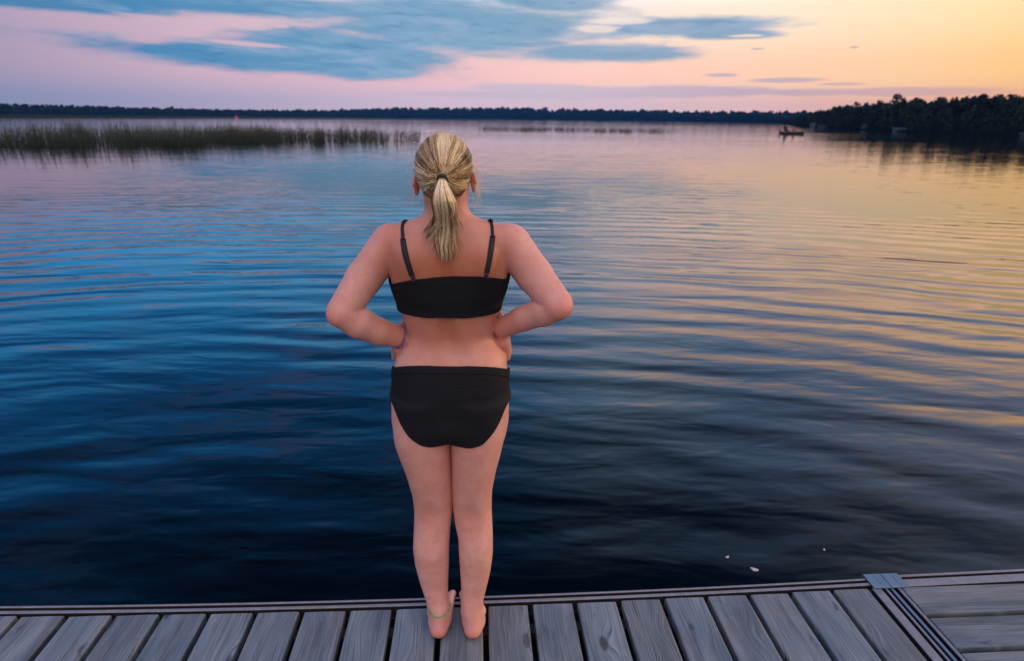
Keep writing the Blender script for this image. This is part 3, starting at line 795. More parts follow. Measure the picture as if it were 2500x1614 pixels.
for s in (-1, 1):
    G.join(lambda P: ear(P, s), (-.27, 1.53, 1.34) if s < 0 else (-.12, 1.53, 1.34), (-.22, 1.62, 1.44) if s < 0 else (-.07, 1.62, 1.44), 0.004)
Vb, Qb = surface_nets(G.F, G.lo, 0.003)
x, y, z = Vb.T
def gb(cx, cy, cz, r): return np.exp(-(((x - cx) ** 2 + (y - cy) ** 2 + (z - cz) ** 2) / r ** 2))
flush = 1.3 * gb(-.244, 1.574, 1.387, .022) + 1.4 * gb(-.100, 1.574, 1.396, .022) + .60 * gb(-.465, 1.49, 1.06, .035) + .60 * gb(.14, 1.49, 1.09, .035)
flush += .8 * gb(-.219, 1.50, .02, .035) + .8 * gb(-.112, 1.50, .02, .035) + .35 * gb(-.012, 1.60, .93, .04) + .35 * gb(-.325, 1.60, .93, .04) + .3 * gb(.01, 1.56, 1.03, .05)
flush += .25 * gb(-.172, 1.68, 1.375, .02) + .5 * gb(-.172, 1.655, 1.350, .014) + .5 * gb(-.30, 1.57, 1.29, .05) * 0.8 + .4 * gb(-.04, 1.57, 1.30, .05)
flush += .5 * gb(-.257, 1.49, .545, .007) + .7 * gb(-.281, 1.50, .255, .004) + .35 * gb(-.19, 1.69, .01, .03) + .35 * gb(-.15, 1.69, .01, .03)
tan_and_shade = np.interp(z, [.6, .9, .94, 1.0, 1.1, 1.2, 1.27, 1.33], [0.10, .08, .22, .62, .74, .95, .55, .22]) * np.interp(np.abs(x + .171), [0, .13, .19, .3], [1, .9, .30, .15])
tan_and_shade = tan_and_shade + .30 * gb(-.24, 1.53, .43, .055) + .30 * gb(-.12, 1.53, .43, .050) + .22 * gb(-.24, 1.50, .60, .09) + .15 * gb(-.11, 1.50, .60, .09) + .3 * gb(-.171, 1.50, 1.0, .06)  # the terms behind the knees put shading into the skin colour
for mx, my, mz, mr in ((-.30, 1.53, 1.262, .0028), (-.386, 1.50, 1.125, .0030), (-.09, 1.50, 1.23, .0022), (-.23, 1.52, 1.02, .0024), (-.142, 1.50, .33, .0022), (.05, 1.51, 1.14, .0022)): tan_and_shade = tan_and_shade + 1.6 * gb(mx, my, mz, mr)
body = mesh_obj('body', Vb - OFF, Qb, m_skin, girl, attrs={'flush': ('FLOAT', np.clip(flush, 0, 1)), 'tan': ('FLOAT', np.clip(tan_and_shade, 0, 1))})
smo = body.modifiers.new('smooth', 'SMOOTH'); smo.factor = 0.35; smo.iterations = 2

# eyes and brows, on the far side of the head
m_eye, b, p, o = material('eye')
oc = b.n('ShaderNodeTexCoord').outputs['Object']; ex, ey, ez = b.sep(oc)
rr = b.m('SQRT', b.m('ADD', b.m('POWER', ex, 2.0), b.m('POWER', ez, 2.0)))
b.put(p.inputs['Base Color'], b.mix(b.m('GREATER_THAN', rr, 0.0052), b.mix(b.m('GREATER_THAN', rr, 0.0022), (0.005, 0.005, 0.005, 1), (0.10, 0.20, 0.30, 1)), (0.75, 0.72, 0.70, 1)))
p.inputs['Roughness'].default_value = 0.12
for s in (-1, 1):
    mb = MB(); mb.ell((0, 0, 0), (.0112, .0112, .0112), 20, 12)
    e_ = mb.build('eye', m_eye, girl, True); e_.location = (-.172 + s * .030 - OFF[0], 1.6405 - OFF[1], 1.4045)
m_brow = simple('light_brow_hair', (0.22, 0.14, 0.08), 0.6)
for s in (-1, 1):
    mb = MB(); pts = [(-.172 + s * (.016 + .007 * i) - OFF[0], 1.6475 - .0012 * i * i - OFF[1], 1.4235 + .0022 * math.sin(i * .9)) for i in range(5)]
    mb.tube(pts, [.0012, .0019, .0019, .0015, .0006], 6); mb.build('eyebrow', m_brow, girl, True)

# swimwear
def t_body(P):
    f = np.minimum(torso(P, 0.0), torso(P, 0.0110))
    for s in (-1, 1): f = smin(f, ellf(P, (-.168 + s * .082, 1.5235, 1.205), (.038, .0295, .050)), 0.02)
    return f
def t_top(P): return t_body(P) - 0.0040
def cut_top(x, y, z):
    xr = x + .171; back = np.clip((1.60 - y) / .05, 0, 1); side = np.clip(np.abs(xr) / .155, 0, 1)
    zt = (1.172 + .075 * xr - .028 * side ** 3) * back + (1.178 - .02 * side ** 2) * (1 - back)
    zb = 1.0585 - .006 * side ** 3 * 0
    return np.minimum(zt - z, z - zb)
def sh(field): return lambda P: field((P[0] + OFF[0], P[1] + OFF[1], P[2]))
def cshift(fn): return lambda x, y, z: fn(x + OFF[0], y + OFF[1], z)
lo = np.array((-.36, 1.45, 1.03)) - OFF; hi = np.array((.02, 1.74, 1.22)) - OFF
top = shell('swim_top', sh(t_top), lo, hi, 0.0035, cshift(cut_top), m_fab, girl)
hem = shell('hem', sh(lambda P: t_body(P) - 0.0052), lo, hi, 0.0035, cshift(lambda x, y, z: np.minimum(cut_top(x, y, z), 1.0675 - z)), m_fab, top, 0.0012)
def t_brief(P):
    d = np.minimum(torso(P, 0.0), torso(P, 0.0110))
    l = np.minimum(legL(P), legR(P))
    d = smin(d, l, 0.030)
    # a soft bridge of cloth between the thighs
    d = smin(d, ellf(P, (-.172, 1.575, .735), (.07, .082, .052)), 0.03)
    return d - 0.0040
ox = np.array([-.2, -.163, -.149, -.137, -.110, -.081, -.058, -.040, -.020, 0, .020, .056, .094, .127, .149, .156, .2])
oz = np.array([.826, .812, .800, .765, .722, .699, .689, .687, .689, .694, .689, .687, .699, .736, .775, .800, .826])
OXF = np.linspace(-.22, .22, 441); OZF = np.interp(OXF, ox, oz)
OZF = np.convolve(np.pad(OZF, 14, mode='edge'), np.exp(-.5 * (np.arange(-14, 15) / 6.5) ** 2) / np.exp(-.5 * (np.arange(-14, 15) / 6.5) ** 2).sum(), 'valid')
def cut_brief(x, y, z):
    xr = x + .171; side = np.clip(np.abs(xr) / .155, 0, 1)
    back = np.clip((1.62 - y) / .06, 0, 1)
    zw = .9285 - .042 * np.clip((y - 1.503) / .077, 0, 1) - .030 * np.clip((y - 1.60) / .06, 0, 1)
    zo = np.interp(xr, OXF, OZF) * back + (.69 + .95 * np.maximum(np.abs(xr) - .03, 0) ** 1.0) * (1 - back)
    zo = np.minimum(zo, .822)
    return np.minimum(zw - z, z - zo)
lo = np.array((-.36, 1.45, .64)) - OFF; hi = np.array((.02, 1.74, .96)) - OFF
brief = shell('swim_brief', sh(t_brief), lo, hi, 0.0035, cshift(cut_brief), m_fab, girl)
def cut_wb(x, y, z):
    xr = x + .171; side = np.clip(np.abs(xr) / .155, 0, 1); back = np.clip((1.62 - y) / .06, 0, 1)
    zw = .9285 - .042 * np.clip((y - 1.503) / .077, 0, 1) - .030 * np.clip((y - 1.60) / .06, 0, 1)
    return np.minimum(cut_brief(x, y, z), z - (zw - .019 - .006 * side))
shell('waistband', sh(lambda P: t_brief(P) - .0014), lo, hi, 0.0035, cshift(cut_wb), m_fab, brief, 0.0012)

# straps laid on the back
def yback(x, z, off):
    ys = np.linspace(1.44, 1.66, 221); P = (np.array(x), ys, np.array(z)); f = torso(P, 0.0110)
    for s in (-1, 1): f = smin(f, ellf(P, (-.168 + s * .082, 1.5235, 1.205), (.038, .0295, .050)), 0.02)
    for s in (-1, 1): f = smin(f, chain(P, ARM[s]['up'], .01), .02)
    i = np.argmax(f < off)
    return float(ys[i]) if f[i] < off else 1.60
def strap(px, wide, name='strap'):
    """px: (x, z) list from the band up over the shoulder"""
    pts = [Vector((x_, yback(x_, z_, 0.0028), z_)) for x_, z_ in px]
    out = MB()
    fine_ = []
    for i in range(len(pts) - 1):
        for t_ in np.linspace(0, 1, 6, endpoint=False):
            xx = px[i][0] + (px[i + 1][0] - px[i][0]) * t_; zz = px[i][1] + (px[i + 1][1] - px[i][1]) * t_
            fine_.append(Vector((xx, yback(xx, zz, 0.0028), zz)))
    fine_.append(pts[-1])
    return fine_
for s in (-1, 1):
    if s < 0: px = [(-.248, 1.163), (-.264, 1.222), (-.274, 1.261), (-.279, 1.284), (-.280, 1.292)]
    else: px = [(-.066, 1.174), (-.056, 1.228), (-.051, 1.268), (-.053, 1.288), (-.056, 1.297)]
    f_ = strap(px, 1)
    top_ = f_[-1]; x0 = top_.x
    over = [Vector((x0 - s * .002, 1.560, top_.z + .006)), Vector((x0 - s * .004, 1.585, top_.z + .005)), Vector((x0 - s * .008, 1.615, top_.z - .004)), Vector((x0 - s * .014, 1.650, top_.z - .030)), Vector((x0 - s * .020, 1.690, top_.z - .075)), Vector((x0 - s * .022, 1.705, top_.z - .125))]
    allp = f_ + over
    n1 = 12
    up_ = (0, -1, .25)
    mb = MB()
    low_ = [q - Vector(OFF) for q in allp[1:n1 + 1]]
    mb.tube(low_, [.0066 + .0008 * math.sin(math.pi * i / n1) for i in range(len(low_))], 10, .30, up_)
    st = mb.build('strap', m_band, girl, True)
    mb = MB(); hi_ = [q - Vector(OFF) for q in allp[n1 - 1:]]
    mb.tube(hi_, [.0042] * len(hi_), 10, .35, up_)
    mb.build('strap', m_band, girl, True)
    def ringm(c, r, name):
        mb = MB(); pts = []
        for i in range(14):
            a = 2 * math.pi * i / 14
            pts.append(c - Vector(OFF) + Vector((math.cos(a) * r, -.0015, math.sin(a) * r * .7)))
        mb.tube(pts, .0011, 6, closed=True); return mb.build(name, m_metal_dk, st, True)
    ringm(allp[n1], .0062, 'slider'); ringm(allp[1], .0045, 'ring')
    mb = MB(); q0 = allp[0] - Vector(OFF)
    mb.tube([q0 + Vector((0, 0, -.012)), q0 + Vector((0, -.001, .006))], [.0052, .0048], 8, .35, up_); mb.build('strap_tab', m_band, st, True)

# ------------------------------------------------------------------ hair
def hl(phi): return np.interp(phi, [0, .35, .7, .95, 1.15, 1.35, 1.6, 1.9, 2.3, 2.7, 3.15], [1.353, 1.358, 1.362, 1.370, 1.384, 1.412, 1.424, 1.428, 1.446, 1.478, 1.487])
def cut_hair(x, y, z):
    phi = np.arctan2(np.abs(x - HC[0]), -(y - HC[1])); return z - hl(phi)
def hfield(P):
    d = ellf(P, HC, (.0660, .0875, .0775)); d = smin(d, ellf(P, (-.172, 1.596, 1.372), (.0515, .058, .056)), 0.03)
    return smin(d, torso(P), 0.016) - 0.0028
lo = np.array((-.26, 1.45, 1.34)) - OFF; hi = np.array((-.08, 1.68, 1.53)) - OFF
g = Grid(lo, hi, 0.003); sl, P = g.sub(lo, hi); g.F[sl] = sh(hfield)(P)
V, Q = surface_nets(g.F, g.lo, 0.003)
V2, F2 = clip_mesh(V, Q, cshift(cut_hair)(V[:, 0], V[:, 1], V[:, 2]))
hair = mesh_obj('hair', V2, F2, m_hair, girl, attrs={'tone': ('FLOAT', [.30] * len(V2))})
TIE = Vector((-.1655, 1.459, 1.4145))

def surf_r(d):
    """distance from the head centre to the hair-cap surface along d"""
    d = np.array(d); ts = np.linspace(.03, .14, 111)
    P = (HC[0] + d[0] * ts, HC[1] + d[1] * ts, HC[2] + d[2] * ts)
    f = hfield(P); i = np.argmax(f > 0); return ts[i]
def strands_mesh(name, strands, parent, n=3):
    V = []; Q = []; T = []
    for pts, rad, tone in strands:
        pts = np.array(pts); m = len(pts)
        tg = np.gradient(pts, axis=0); tg /= np.linalg.norm(tg, axis=1)[:, None] + 1e-9
        ref = np.array([.31, .83, .46]); u_ = np.cross(tg, ref); u_ /= np.linalg.norm(u_, axis=1)[:, None] + 1e-9; w_ = np.cross(tg, u_)
        prof = np.array([max(0.02, math.sin(math.pi * min(1, max(0, (i + .6) / m)))) ** .35 for i in range(m)]) * rad
        prof[-1] = rad * .15
        b0 = len(V)
        for k in range(n):
            a = 2 * math.pi * k / n
            ring_ = pts + (u_ * math.cos(a) + w_ * math.sin(a)) * prof[:, None]
            V.extend(ring_.tolist()); T.extend(np.asarray(tone).tolist() if hasattr(tone, '__len__') else [tone] * m)
        for k in range(n):
            k2 = (k + 1) % n
            for i in range(m - 1): Q.append((b0 + k * m + i, b0 + k2 * m + i, b0 + k2 * m + i + 1, b0 + k * m + i + 1))
    return mesh_obj(name, np.array(V) - OFF, np.array(Q), m_hair, parent, attrs={'tone': ('FLOAT', T)})

hc = Vector(HC); dT = (TIE - hc).normalized(); rs = []
rcache = {}
for i in range(3800):
    if i < 2200:
        phi = random.uniform(-math.pi, math.pi); zr = float(hl(abs(phi))) + random.uniform(-.002, .012)
        d0 = Vector((math.sin(phi) * .8, -math.cos(phi), 0)); d0.normalize()
        el = (zr - HC[2]) / .078
        d0 = Vector((d0.x, d0.y, max(-1.2, min(1.2, el)))).normalized()
        if abs(phi) < 1.15:
            dd = Vector((math.sin(phi) * .075, -math.cos(phi) * .065, zr - HC[2])); d0 = dd.normalized()
    else:
        while True:
            d0 = Vector((random.gauss(0, 1), random.gauss(0, 1), random.gauss(0, 1))).normalized()
            q = hc + d0 * .08
            if cut_hair(q.x, q.y, q.z) > 0: break
    # angle of arrival at the knot decides the lock colour
    side = (d0 - dT * d0.dot(dT)).normalized(); ua = dT.cross(Vector((0, 0, 1))).normalized(); va = ua.cross(dT)
    th = math.atan2(side.dot(ua), side.dot(va))
    lock = math.sin(th * 9 + 1.3) * .16 + math.sin(th * 23 + .4) * .17 + math.sin(th * 61) * .13
    if abs(th) < .22: lock += .25
    tone = .58 + lock * .95 + random.gauss(0, .15)
    m = 12; om = d0.angle(dT); pts = []; wv = random.uniform(-.05, .05); lift = random.uniform(.0002, .0030)
    if om < .25: continue
    for j in range(m):
        t = j / (m - 1); te = t
        a = math.sin((1 - te) * om) / math.sin(om); c_ = math.sin(te * om) / math.sin(om)
        d = d0 * a + dT * c_
        d = (d + side.cross(dT) * (wv * math.sin(math.pi * t))).normalized()
        r_ = surf_r(d) + lift * math.sin(math.pi * min(1, t * 1.2 + .08)) + .0008
        q = hc + d * r_
        if t > .80: q = q.lerp(TIE + Vector((random.uniform(-1, 1) * .006, .006, random.uniform(-1, 1) * .006)), (t - .80) / .20 * .85)
        pts.append(tuple(q))
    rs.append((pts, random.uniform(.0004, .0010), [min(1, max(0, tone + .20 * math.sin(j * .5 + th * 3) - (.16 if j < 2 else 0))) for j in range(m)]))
# loose wisps round the ears and nape
for i in range(70):
    s = random.choice((-1, 1, 1)); zz = random.uniform(1.37, 1.47); st = Vector((HC[0] + s * .066, 1.56 + random.uniform(-.03, .03), zz))
    L = random.uniform(.03, .10); bow = random.uniform(.004, .024); drift = random.uniform(-.02, .01)
    w1, w2 = random.uniform(0, 6), random.uniform(.001, .004); pts = [st + Vector((s * (bow * math.sin(math.pi * min(1., t * .8)) + .004 * t) + w2 * math.sin(5 * t + w1), drift * t, -L * t * (.8 if s < 0 else 1) + .012 * math.sin(2.2 * t))) for t in np.linspace(0, 1, 9)]
    rs.append(([tuple(q) for q in pts], .00024, random.uniform(.6, 1)))
for i in range(60):
    x0 = HC[0] + random.uniform(-.05, .045); pts = [(x0 + random.uniform(-.0005, .0005) + t * random.uniform(-.01, .01), 1.512 - .004 * math.sin(3 * t) + (.006 * t), 1.368 - t * random.uniform(.015, .035)) for t in np.linspace(0, 1, 6)]
    rs.append((pts, .0003, random.uniform(.4, .9)))
for i in range(70):
    a = random.uniform(-.9, .9); st = hc + Vector((math.sin(a) * .067, random.uniform(-.03, .02), math.cos(a) * .079))
    dr = Vector((random.uniform(-1, 1), -.6, .25)); pts = [st + Vector((math.sin(a), 0, math.cos(a))) * (.007 * math.sin(math.pi * t)) + dr * (.03 * t) for t in np.linspace(0, 1, 7)]
    rs.append(([tuple(q) for q in pts], .0003, random.uniform(.6, 1)))
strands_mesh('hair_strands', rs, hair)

# ponytail
zs_ = np.array([1.4145, 1.400, 1.385, 1.365, 1.345, 1.325, 1.300, 1.280, 1.262, 1.245, 1.228])
cx_ = np.array([-.1655, -.1645, -.1625, -.1600, -.1590, -.1590, -.1600, -.1620, -.1650, -.1660, -.1640])
wx_ = np.array([.0085, .014, .0205, .0275, .0265, .0205, .0200, .0215, .0200, .0160, .0120])
cy_ = np.array([1.459, 1.443, 1.436, 1.437, 1.447, 1.462, 1.480, 1.486, 1.488, 1.489, 1.4895])
wy_ = np.array([.008, .011, .0145, .016, .014, .011, .009, .007, .006, .005, .004])
ps = []
for i in range(1500):
    r_ = math.sqrt(random.random()); a = random.uniform(0, 2 * math.pi); ux, uy = r_ * math.cos(a), r_ * math.sin(a)
    if i % 3 == 0: r_ = 1.0; ux, uy = math.cos(a), math.sin(a)
    zend = random.choice((1.295, 1.270, 1.255, 1.245, 1.236, 1.225)) + random.uniform(-.012, .012)
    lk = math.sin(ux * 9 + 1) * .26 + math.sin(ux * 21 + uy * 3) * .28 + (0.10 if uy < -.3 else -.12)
    f1 = random.uniform(.001, .003); p1 = random.uniform(0, 6); m = 16; pts = []; tn_ = []
    fly = random.random() < .14; fx = random.uniform(-.055, .055) if fly else 0
    if ux < -.3 and random.random() < .38: fx = -random.uniform(.02, .050); zend = random.uniform(1.262, 1.29)
    if ux > .5 and random.random() < .10: fx = random.uniform(.02, .05); zend = random.uniform(1.275, 1.30)
    clx = math.sin(math.floor(ux * 4) * 2.1) * .010
    for j in range(m):
        t = j / (m - 1); zz = 1.4145 + (zend - 1.4145) * t
        cx0, w0, cy0, wy0 = [float(np.interp(-zz, -zs_, q)) for q in (cx_, wx_, cy_, wy_)]
        xx = cx0 + ux * w0 + f1 * math.sin(t * 9 + p1) * t + fx * max(0, t - .55) ** 1.4 * 2.0 + clx * t * t
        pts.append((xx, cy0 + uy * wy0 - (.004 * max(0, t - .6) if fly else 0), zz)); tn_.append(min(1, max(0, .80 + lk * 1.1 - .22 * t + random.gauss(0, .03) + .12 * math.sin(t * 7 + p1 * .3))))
    tn_ = [min(1, max(0, q + random.gauss(0, .0))) for q in tn_]
    ps.append((pts, random.uniform(.0004, .0010) * (.6 if fly else 1), tn_))
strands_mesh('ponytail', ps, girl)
mb = MB(); ax = Vector((0, -.80, -.35)).normalized(); ux_ = Vector((1, 0, 0)); uy_ = ax.cross(ux_)
for o_ in (-.0030, 0, .0030):
    pts = [TIE - Vector(OFF) + ax * (o_ + .002) + (ux_ * math.cos(a) * .0105 + uy_ * math.sin(a) * .0095) for a in np.linspace(0, 2 * math.pi, 24, endpoint=False)]
    mb.tube(pts, .0026, 8, closed=True)
mb.build('hair_tie', m_tie, girl, True)

# bracelet strings and anklet
m_purple, b, p, o = material('purple_beads')
nn = b.noise(b.n('ShaderNodeTexCoord').outputs['Object'], 420, 2, 0.5)
b.put(p.inputs['Base Color'], b.ramp(nn, [(0.0, (0.06, 0.03, 0.14, 1)), (0.5, (0.16, 0.07, 0.30, 1)), (0.62, (0.45, 0.30, 0.60, 1)), (1, (0.3, 0.06, 0.22, 1))], 'LINEAR'))
p.inputs['Roughness'].default_value = 0.3
m_green = simple('green_cord', (0.10, 0.42, 0.20), 0.6, 0, 0.5, 120)
def band(c, axis, rx, rz, rad, upv, n=40, wob=0.0, sag=(0, 0, 0)):
    axis = Vector(axis).normalized(); u_ = Vector(upv); u_ = (u_ - axis * u_.dot(axis)).normalized(); v_ = axis.cross(u_)
    return [Vector(c) + u_ * math.cos(a) * rx + v_ * math.sin(a) * rz + Vector(sag) * max(0, math.sin(a)) + axis * (wob * math.sin(a * 5)) for a in np.linspace(0, 2 * math.pi, n, endpoint=False)]
wl = Vector(ARM[-1]['fo'][3][:3]); fa = (wl - Vector(ARM[-1]['fo'][2][:3])).normalized()
brc = empty('bracelet', tuple(wl - Vector(OFF))); brc.parent = girl
for i, (o_, w_) in enumerate(((-.004, .0007), (.001, -.0006))):
    mb = MB()
    for q in band(fa * o_, fa, .0325, .0325, .001, (0, 0, 1), 64, w_): mb.ell(tuple(q), (.0017, .0017, .0017), 6, 4)
    mb.build('bead_string', m_purple, brc, True)
mb = MB()
for i in range(22):
    t = i / 21; mb.ell((.024 + .003 * math.sin(t * 3) - .010 * t * t, -.036 + .006 * t, -.004 - .052 * t), (.0013, .0013, .0013), 6, 4)
mb.build('dangling_string', m_purple, brc, True)
mb = MB(); cz = .098
pts = []
for a in np.linspace(0, 2 * math.pi, 40, endpoint=False):
    xx = -.2205 + math.cos(a) * .0352; yy = 1.546 + math.sin(a) * .0480
    pts.append(Vector((xx, yy, cz - .010 * math.cos(a - 1.9 * 0) * 0 + .014 * math.sin(a) * .6 - .004 * math.cos(a))) - Vector(OFF))
mb.tube(pts, .0009, 6, closed=True); mb.tube([q + Vector((0, 0, .0035 + .001 * math.sin(i))) for i, q in enumerate(pts)], .0008, 6, closed=True)
kq = pts[22]; mb.ell(tuple(kq), (.0035, .003, .0035), 8, 6); mb.tube([kq, kq + Vector((-.002, -.004, -.010))], [.0012, .0008], 5)
mb.build('anklet', m_green, girl, True)

#SECTION_FAR
# ------------------------------------------------------------------ far shore, headland, reeds
m_leaf, b, p, o = material('foliage')
lt = b.n('ShaderNodeAttribute'); lt.attribute_name = 'leaf_tone'
b.put(p.inputs['Base Color'], b.ramp(lt.outputs['Fac'], [(0, (0.006, 0.012, 0.010, 1)), (0.5, (0.015, 0.025, 0.016, 1)), (1, (0.040, 0.050, 0.024, 1))], 'LINEAR'))
p.inputs['Roughness'].default_value = 0.85
p.inputs['Specular IOR Level'].default_value = 0.03
m_bark = simple('bark', (0.05, 0.038, 0.03), 0.9, 0, 0.3, 6)
m_land = simple('shore_undergrowth', (0.005, 0.008, 0.006), 1.0, 0, 0.4, 0.6)
[n_ for n_ in m_land.node_tree.nodes if n_.type == 'BSDF_PRINCIPLED'][0].inputs['Specular IOR Level'].default_value = 0.0

def crown_cloud(rng, n, lobes, size):
    """leaf-clump faces scattered through a handful of uneven lobes; unit crown, z 0..1"""
    L = []
    for i in range(lobes):
        a = rng.uniform(0, 2 * np.pi); rr_ = rng.uniform(.0, .30) * (1.1 - i / lobes); zc = .22 + .68 * (i + .5) / lobes
        L.append((math.cos(a) * rr_, math.sin(a) * rr_, zc, rng.uniform(.13, .26) * (1.15 - .45 * zc)))
    L = np.array(L); idx = rng.integers(0, lobes, n)
    d = rng.normal(size=(n, 3)); d /= np.linalg.norm(d, axis=1)[:, None]
    r_ = rng.uniform(.55, 1.08, n) ** .7
    c_ = L[idx, :3] + d * (L[idx, 3] * r_)[:, None] * np.array([1.15, 1.15, .75])
    t1 = rng.normal(size=(n, 3)); t1 /= np.linalg.norm(t1, axis=1)[:, None]; t2 = np.cross(t1, d); t2 /= np.linalg.norm(t2, axis=1)[:, None] + 1e-6
    s_ = size * rng.uniform(.5, 1.3, n)[:, None]
    V = np.stack([c_ - t1 * s_, c_ + t2 * s_ * .7, c_ + t1 * s_, c_ - t2 * s_ * .7], 1).reshape(-1, 3)
    tone = np.repeat(np.clip(rng.uniform(.15, .8, n) + (L[idx, 3] - .18) * 1.5, 0, 1), 4)
    return V, tone
def wood_mass(name, places, protos, mat, label, cat='trees', group=None):
    Vs, Ts = [], []
    for (x_, y_, z_, h_, w_, a_) in places:
        V, T = protos[RNG.integers(len(protos))]
        ca, sa = math.cos(a_), math.sin(a_)
        Q = np.stack([(V[:, 0] * ca - V[:, 1] * sa) * w_ + x_, (V[:, 0] * sa + V[:, 1] * ca) * w_ + y_, V[:, 2] * h_ + z_], 1)
        Vs.append(Q); Ts.append(np.clip(T + RNG.uniform(-.2, .2), 0, 1))
    V = np.concatenate(Vs); F = np.arange(len(V)).reshape(-1, 4)
    ob = mesh_obj(name, V, F, mat, attrs={'leaf_tone': ('FLOAT', np.concatenate(Ts))}, smooth=False)
    return tag(ob, label, cat, group, 'stuff')

# headland on the right: shoreline, with the height of its canopy along it
HS = np.array([(162, 393, 6.3), (140, 331, 7.0), (113, 257, 8.3), (105, 235, 8.4), (93, 196, 8.2), (86, 174, 8.2), (83, 159, 8.5), (80, 145, 8.2), (77, 132, 7.9), (75, 122, 7.2), (77, 116, 7.1), (75, 107, 6.9), (73, 98, 7.0), (71, 88, 6.6), (69, 74, 7.0), (70, 60, 7.0)], float)
seg = np.r_[0, np.cumsum(np.hypot(*np.diff(HS[:, :2], axis=0).T))]
def hs(t): return [float(np.interp(t, seg, HS[:, i])) for i in range(3)]
protosA = [crown_cloud(RNG, 230, 9, .060) for _ in range(6)]
pl = []; t = 0.0
for row, (back, hf) in enumerate(((1.0, .30), (2.5, .50), (5.5, .72), (9.5, .90), (14, 1.0), (20, 1.02), (28, 1.0))):
    t = RNG.uniform(0, 2)
    while t < seg[-1]:
        x_, y_, hgt = hs(t); x2, y2, _ = hs(min(t + 1, seg[-1])); nx, ny = y_ - y2, x2 - x_; nl = math.hypot(nx, ny) + 1e-6
        nx, ny = nx / nl, ny / nl
        if nx < 0: nx, ny = -nx, -ny
        bk = back + RNG.uniform(-1.2, 1.2); h_ = (hgt * .95 - 0.75) * hf * RNG.uniform(.78, 1.08)
        pl.append((x_ + nx * bk, y_ + ny * bk, WZ + .1, h_, h_ * RNG.uniform(.8, 1.2), RNG.uniform(0, 6.28)))
        t += RNG.uniform(2.2, 4.2)
wood_mass('headland_wood', pl, protosA, m_leaf, 'dark wooded headland on the right whose trees run down to the water', 'wood')
# low land under it
V = []; F = []
ts = np.linspace(0, seg[-1], 60)
for i, t in enumerate(ts):
    x_, y_, hgt = hs(t); x2, y2, _ = hs(t + 1 if t + 1 < seg[-1] else t - 1); nx, ny = y_ - y2, x2 - x_
    if t + 1 >= seg[-1]: nx, ny = -nx, -ny
    nl = math.hypot(nx, ny) + 1e-6; nx, ny = nx / nl, ny / nl
    if nx < 0: nx, ny = -nx, -ny
    for bk, z_ in ((-0.6, WZ - .6), (0.2, WZ + .12), (3, WZ + .6), (10, WZ + 2.6), (24, WZ + 3.4), (60, WZ + 3.2)):
        V.append((x_ + nx * bk, y_ + ny * bk, z_ + (RNG.uniform(-.1, .15) if bk > 0 else 0)))
for i in range(59):
    for j in range(5): F.append([i * 6 + j, (i + 1) * 6 + j, (i + 1) * 6 + j + 1, i * 6 + j + 1])
tag(mesh_obj('headland', V, F, m_land), kind='structure')

# pines standing clear of the canopy
def make_pine():
    root = empty('pine_tree')
    mb = MB(); mb.tube([(0, 0, -.3), (.04, .02, .35), (-.02, 0, .7), (.02, .01, .97)], [.028, .020, .013, .004], 7)
    for a, z_ in ((.3, .55), (2.2, .62), (4.0, .70), (5.4, .50), (1.2, .80)):
        mb.tube([(0, 0, z_), (math.cos(a) * .12, math.sin(a) * .12, z_ + .05), (math.cos(a) * .22, math.sin(a) * .22, z_ + .07)], [.009, .006, .003], 5)
    mb.build('trunk', m_bark, root, True)
    V, T = crown_cloud(np.random.default_rng(5), 420, 8, .045)
    V[:, 2] = .42 + V[:, 2] * .62
    mesh_obj('crown', V * np.array([.85, .85, 1]), np.arange(len(V)).reshape(-1, 4), m_leaf, root, False, {'leaf_tone': ('FLOAT', T)})
    return root
pine = make_pine()
def copy_tree(o_, parent=None):
    c_ = o_.copy(); COL.objects.link(c_); c_.parent = parent
    for ch in list(o_.children): copy_tree(ch, c_)
    return c_
spots = [(2087, .9, 1.05), (2141, 1.5, 1.0), (2182, 2.2, 1.12), (2231, 0.7, 1.0), (2350, 1.2, 1.03), (2384, 2.6, 1.12), (2405, 4.2, 1.05), (2427, 3.4, 1.1), (2457, .2, 1.10), (2478, 5.0, 1.04), (2290, 1.0, 1.0)]
names_ = ['leftmost pine standing clear of the headland skyline', 'second pine from the left rising above the headland wood', 'tallest pine in the middle of the headland skyline',
          'pine just right of the tallest one on the headland skyline', 'pine at the left end of the raised right-hand stand on the headland', 'broad pine of the raised right-hand stand on the headland', 'pine in the middle of the raised right-hand stand',
          'pine right of the middle of the raised right-hand stand', 'tall pine nearest the right edge of the picture but one', 'pine nearest the right edge of the picture on the headland', 'low pine in the dip between the two raised stands on the headland']
for i, (px_, yaw_, hf) in enumerate(spots):
    o_ = pine if i == 0 else copy_tree(pine)
    az_, _ = pxdir(px_, 290); ta = math.tan(R(az_))
    j = min(range(400), key=lambda q: abs(hs(seg[-1] * q / 399)[0] + 11 - ta * (hs(seg[-1] * q / 399)[1] + 3)))
    x_, y_, hgt = hs(seg[-1] * j / 399)
    o_.location = (x_ + 11, y_ + 3, WZ + 1.0); o_.rotation_euler = (0, 0, yaw_)
    s_ = hgt * hf * .96 - 1.75; o_.scale = (s_ * .95, s_ * .95, s_)
    tag(o_, names_[i], 'pine tree', 'pines standing clear of the headland wood')

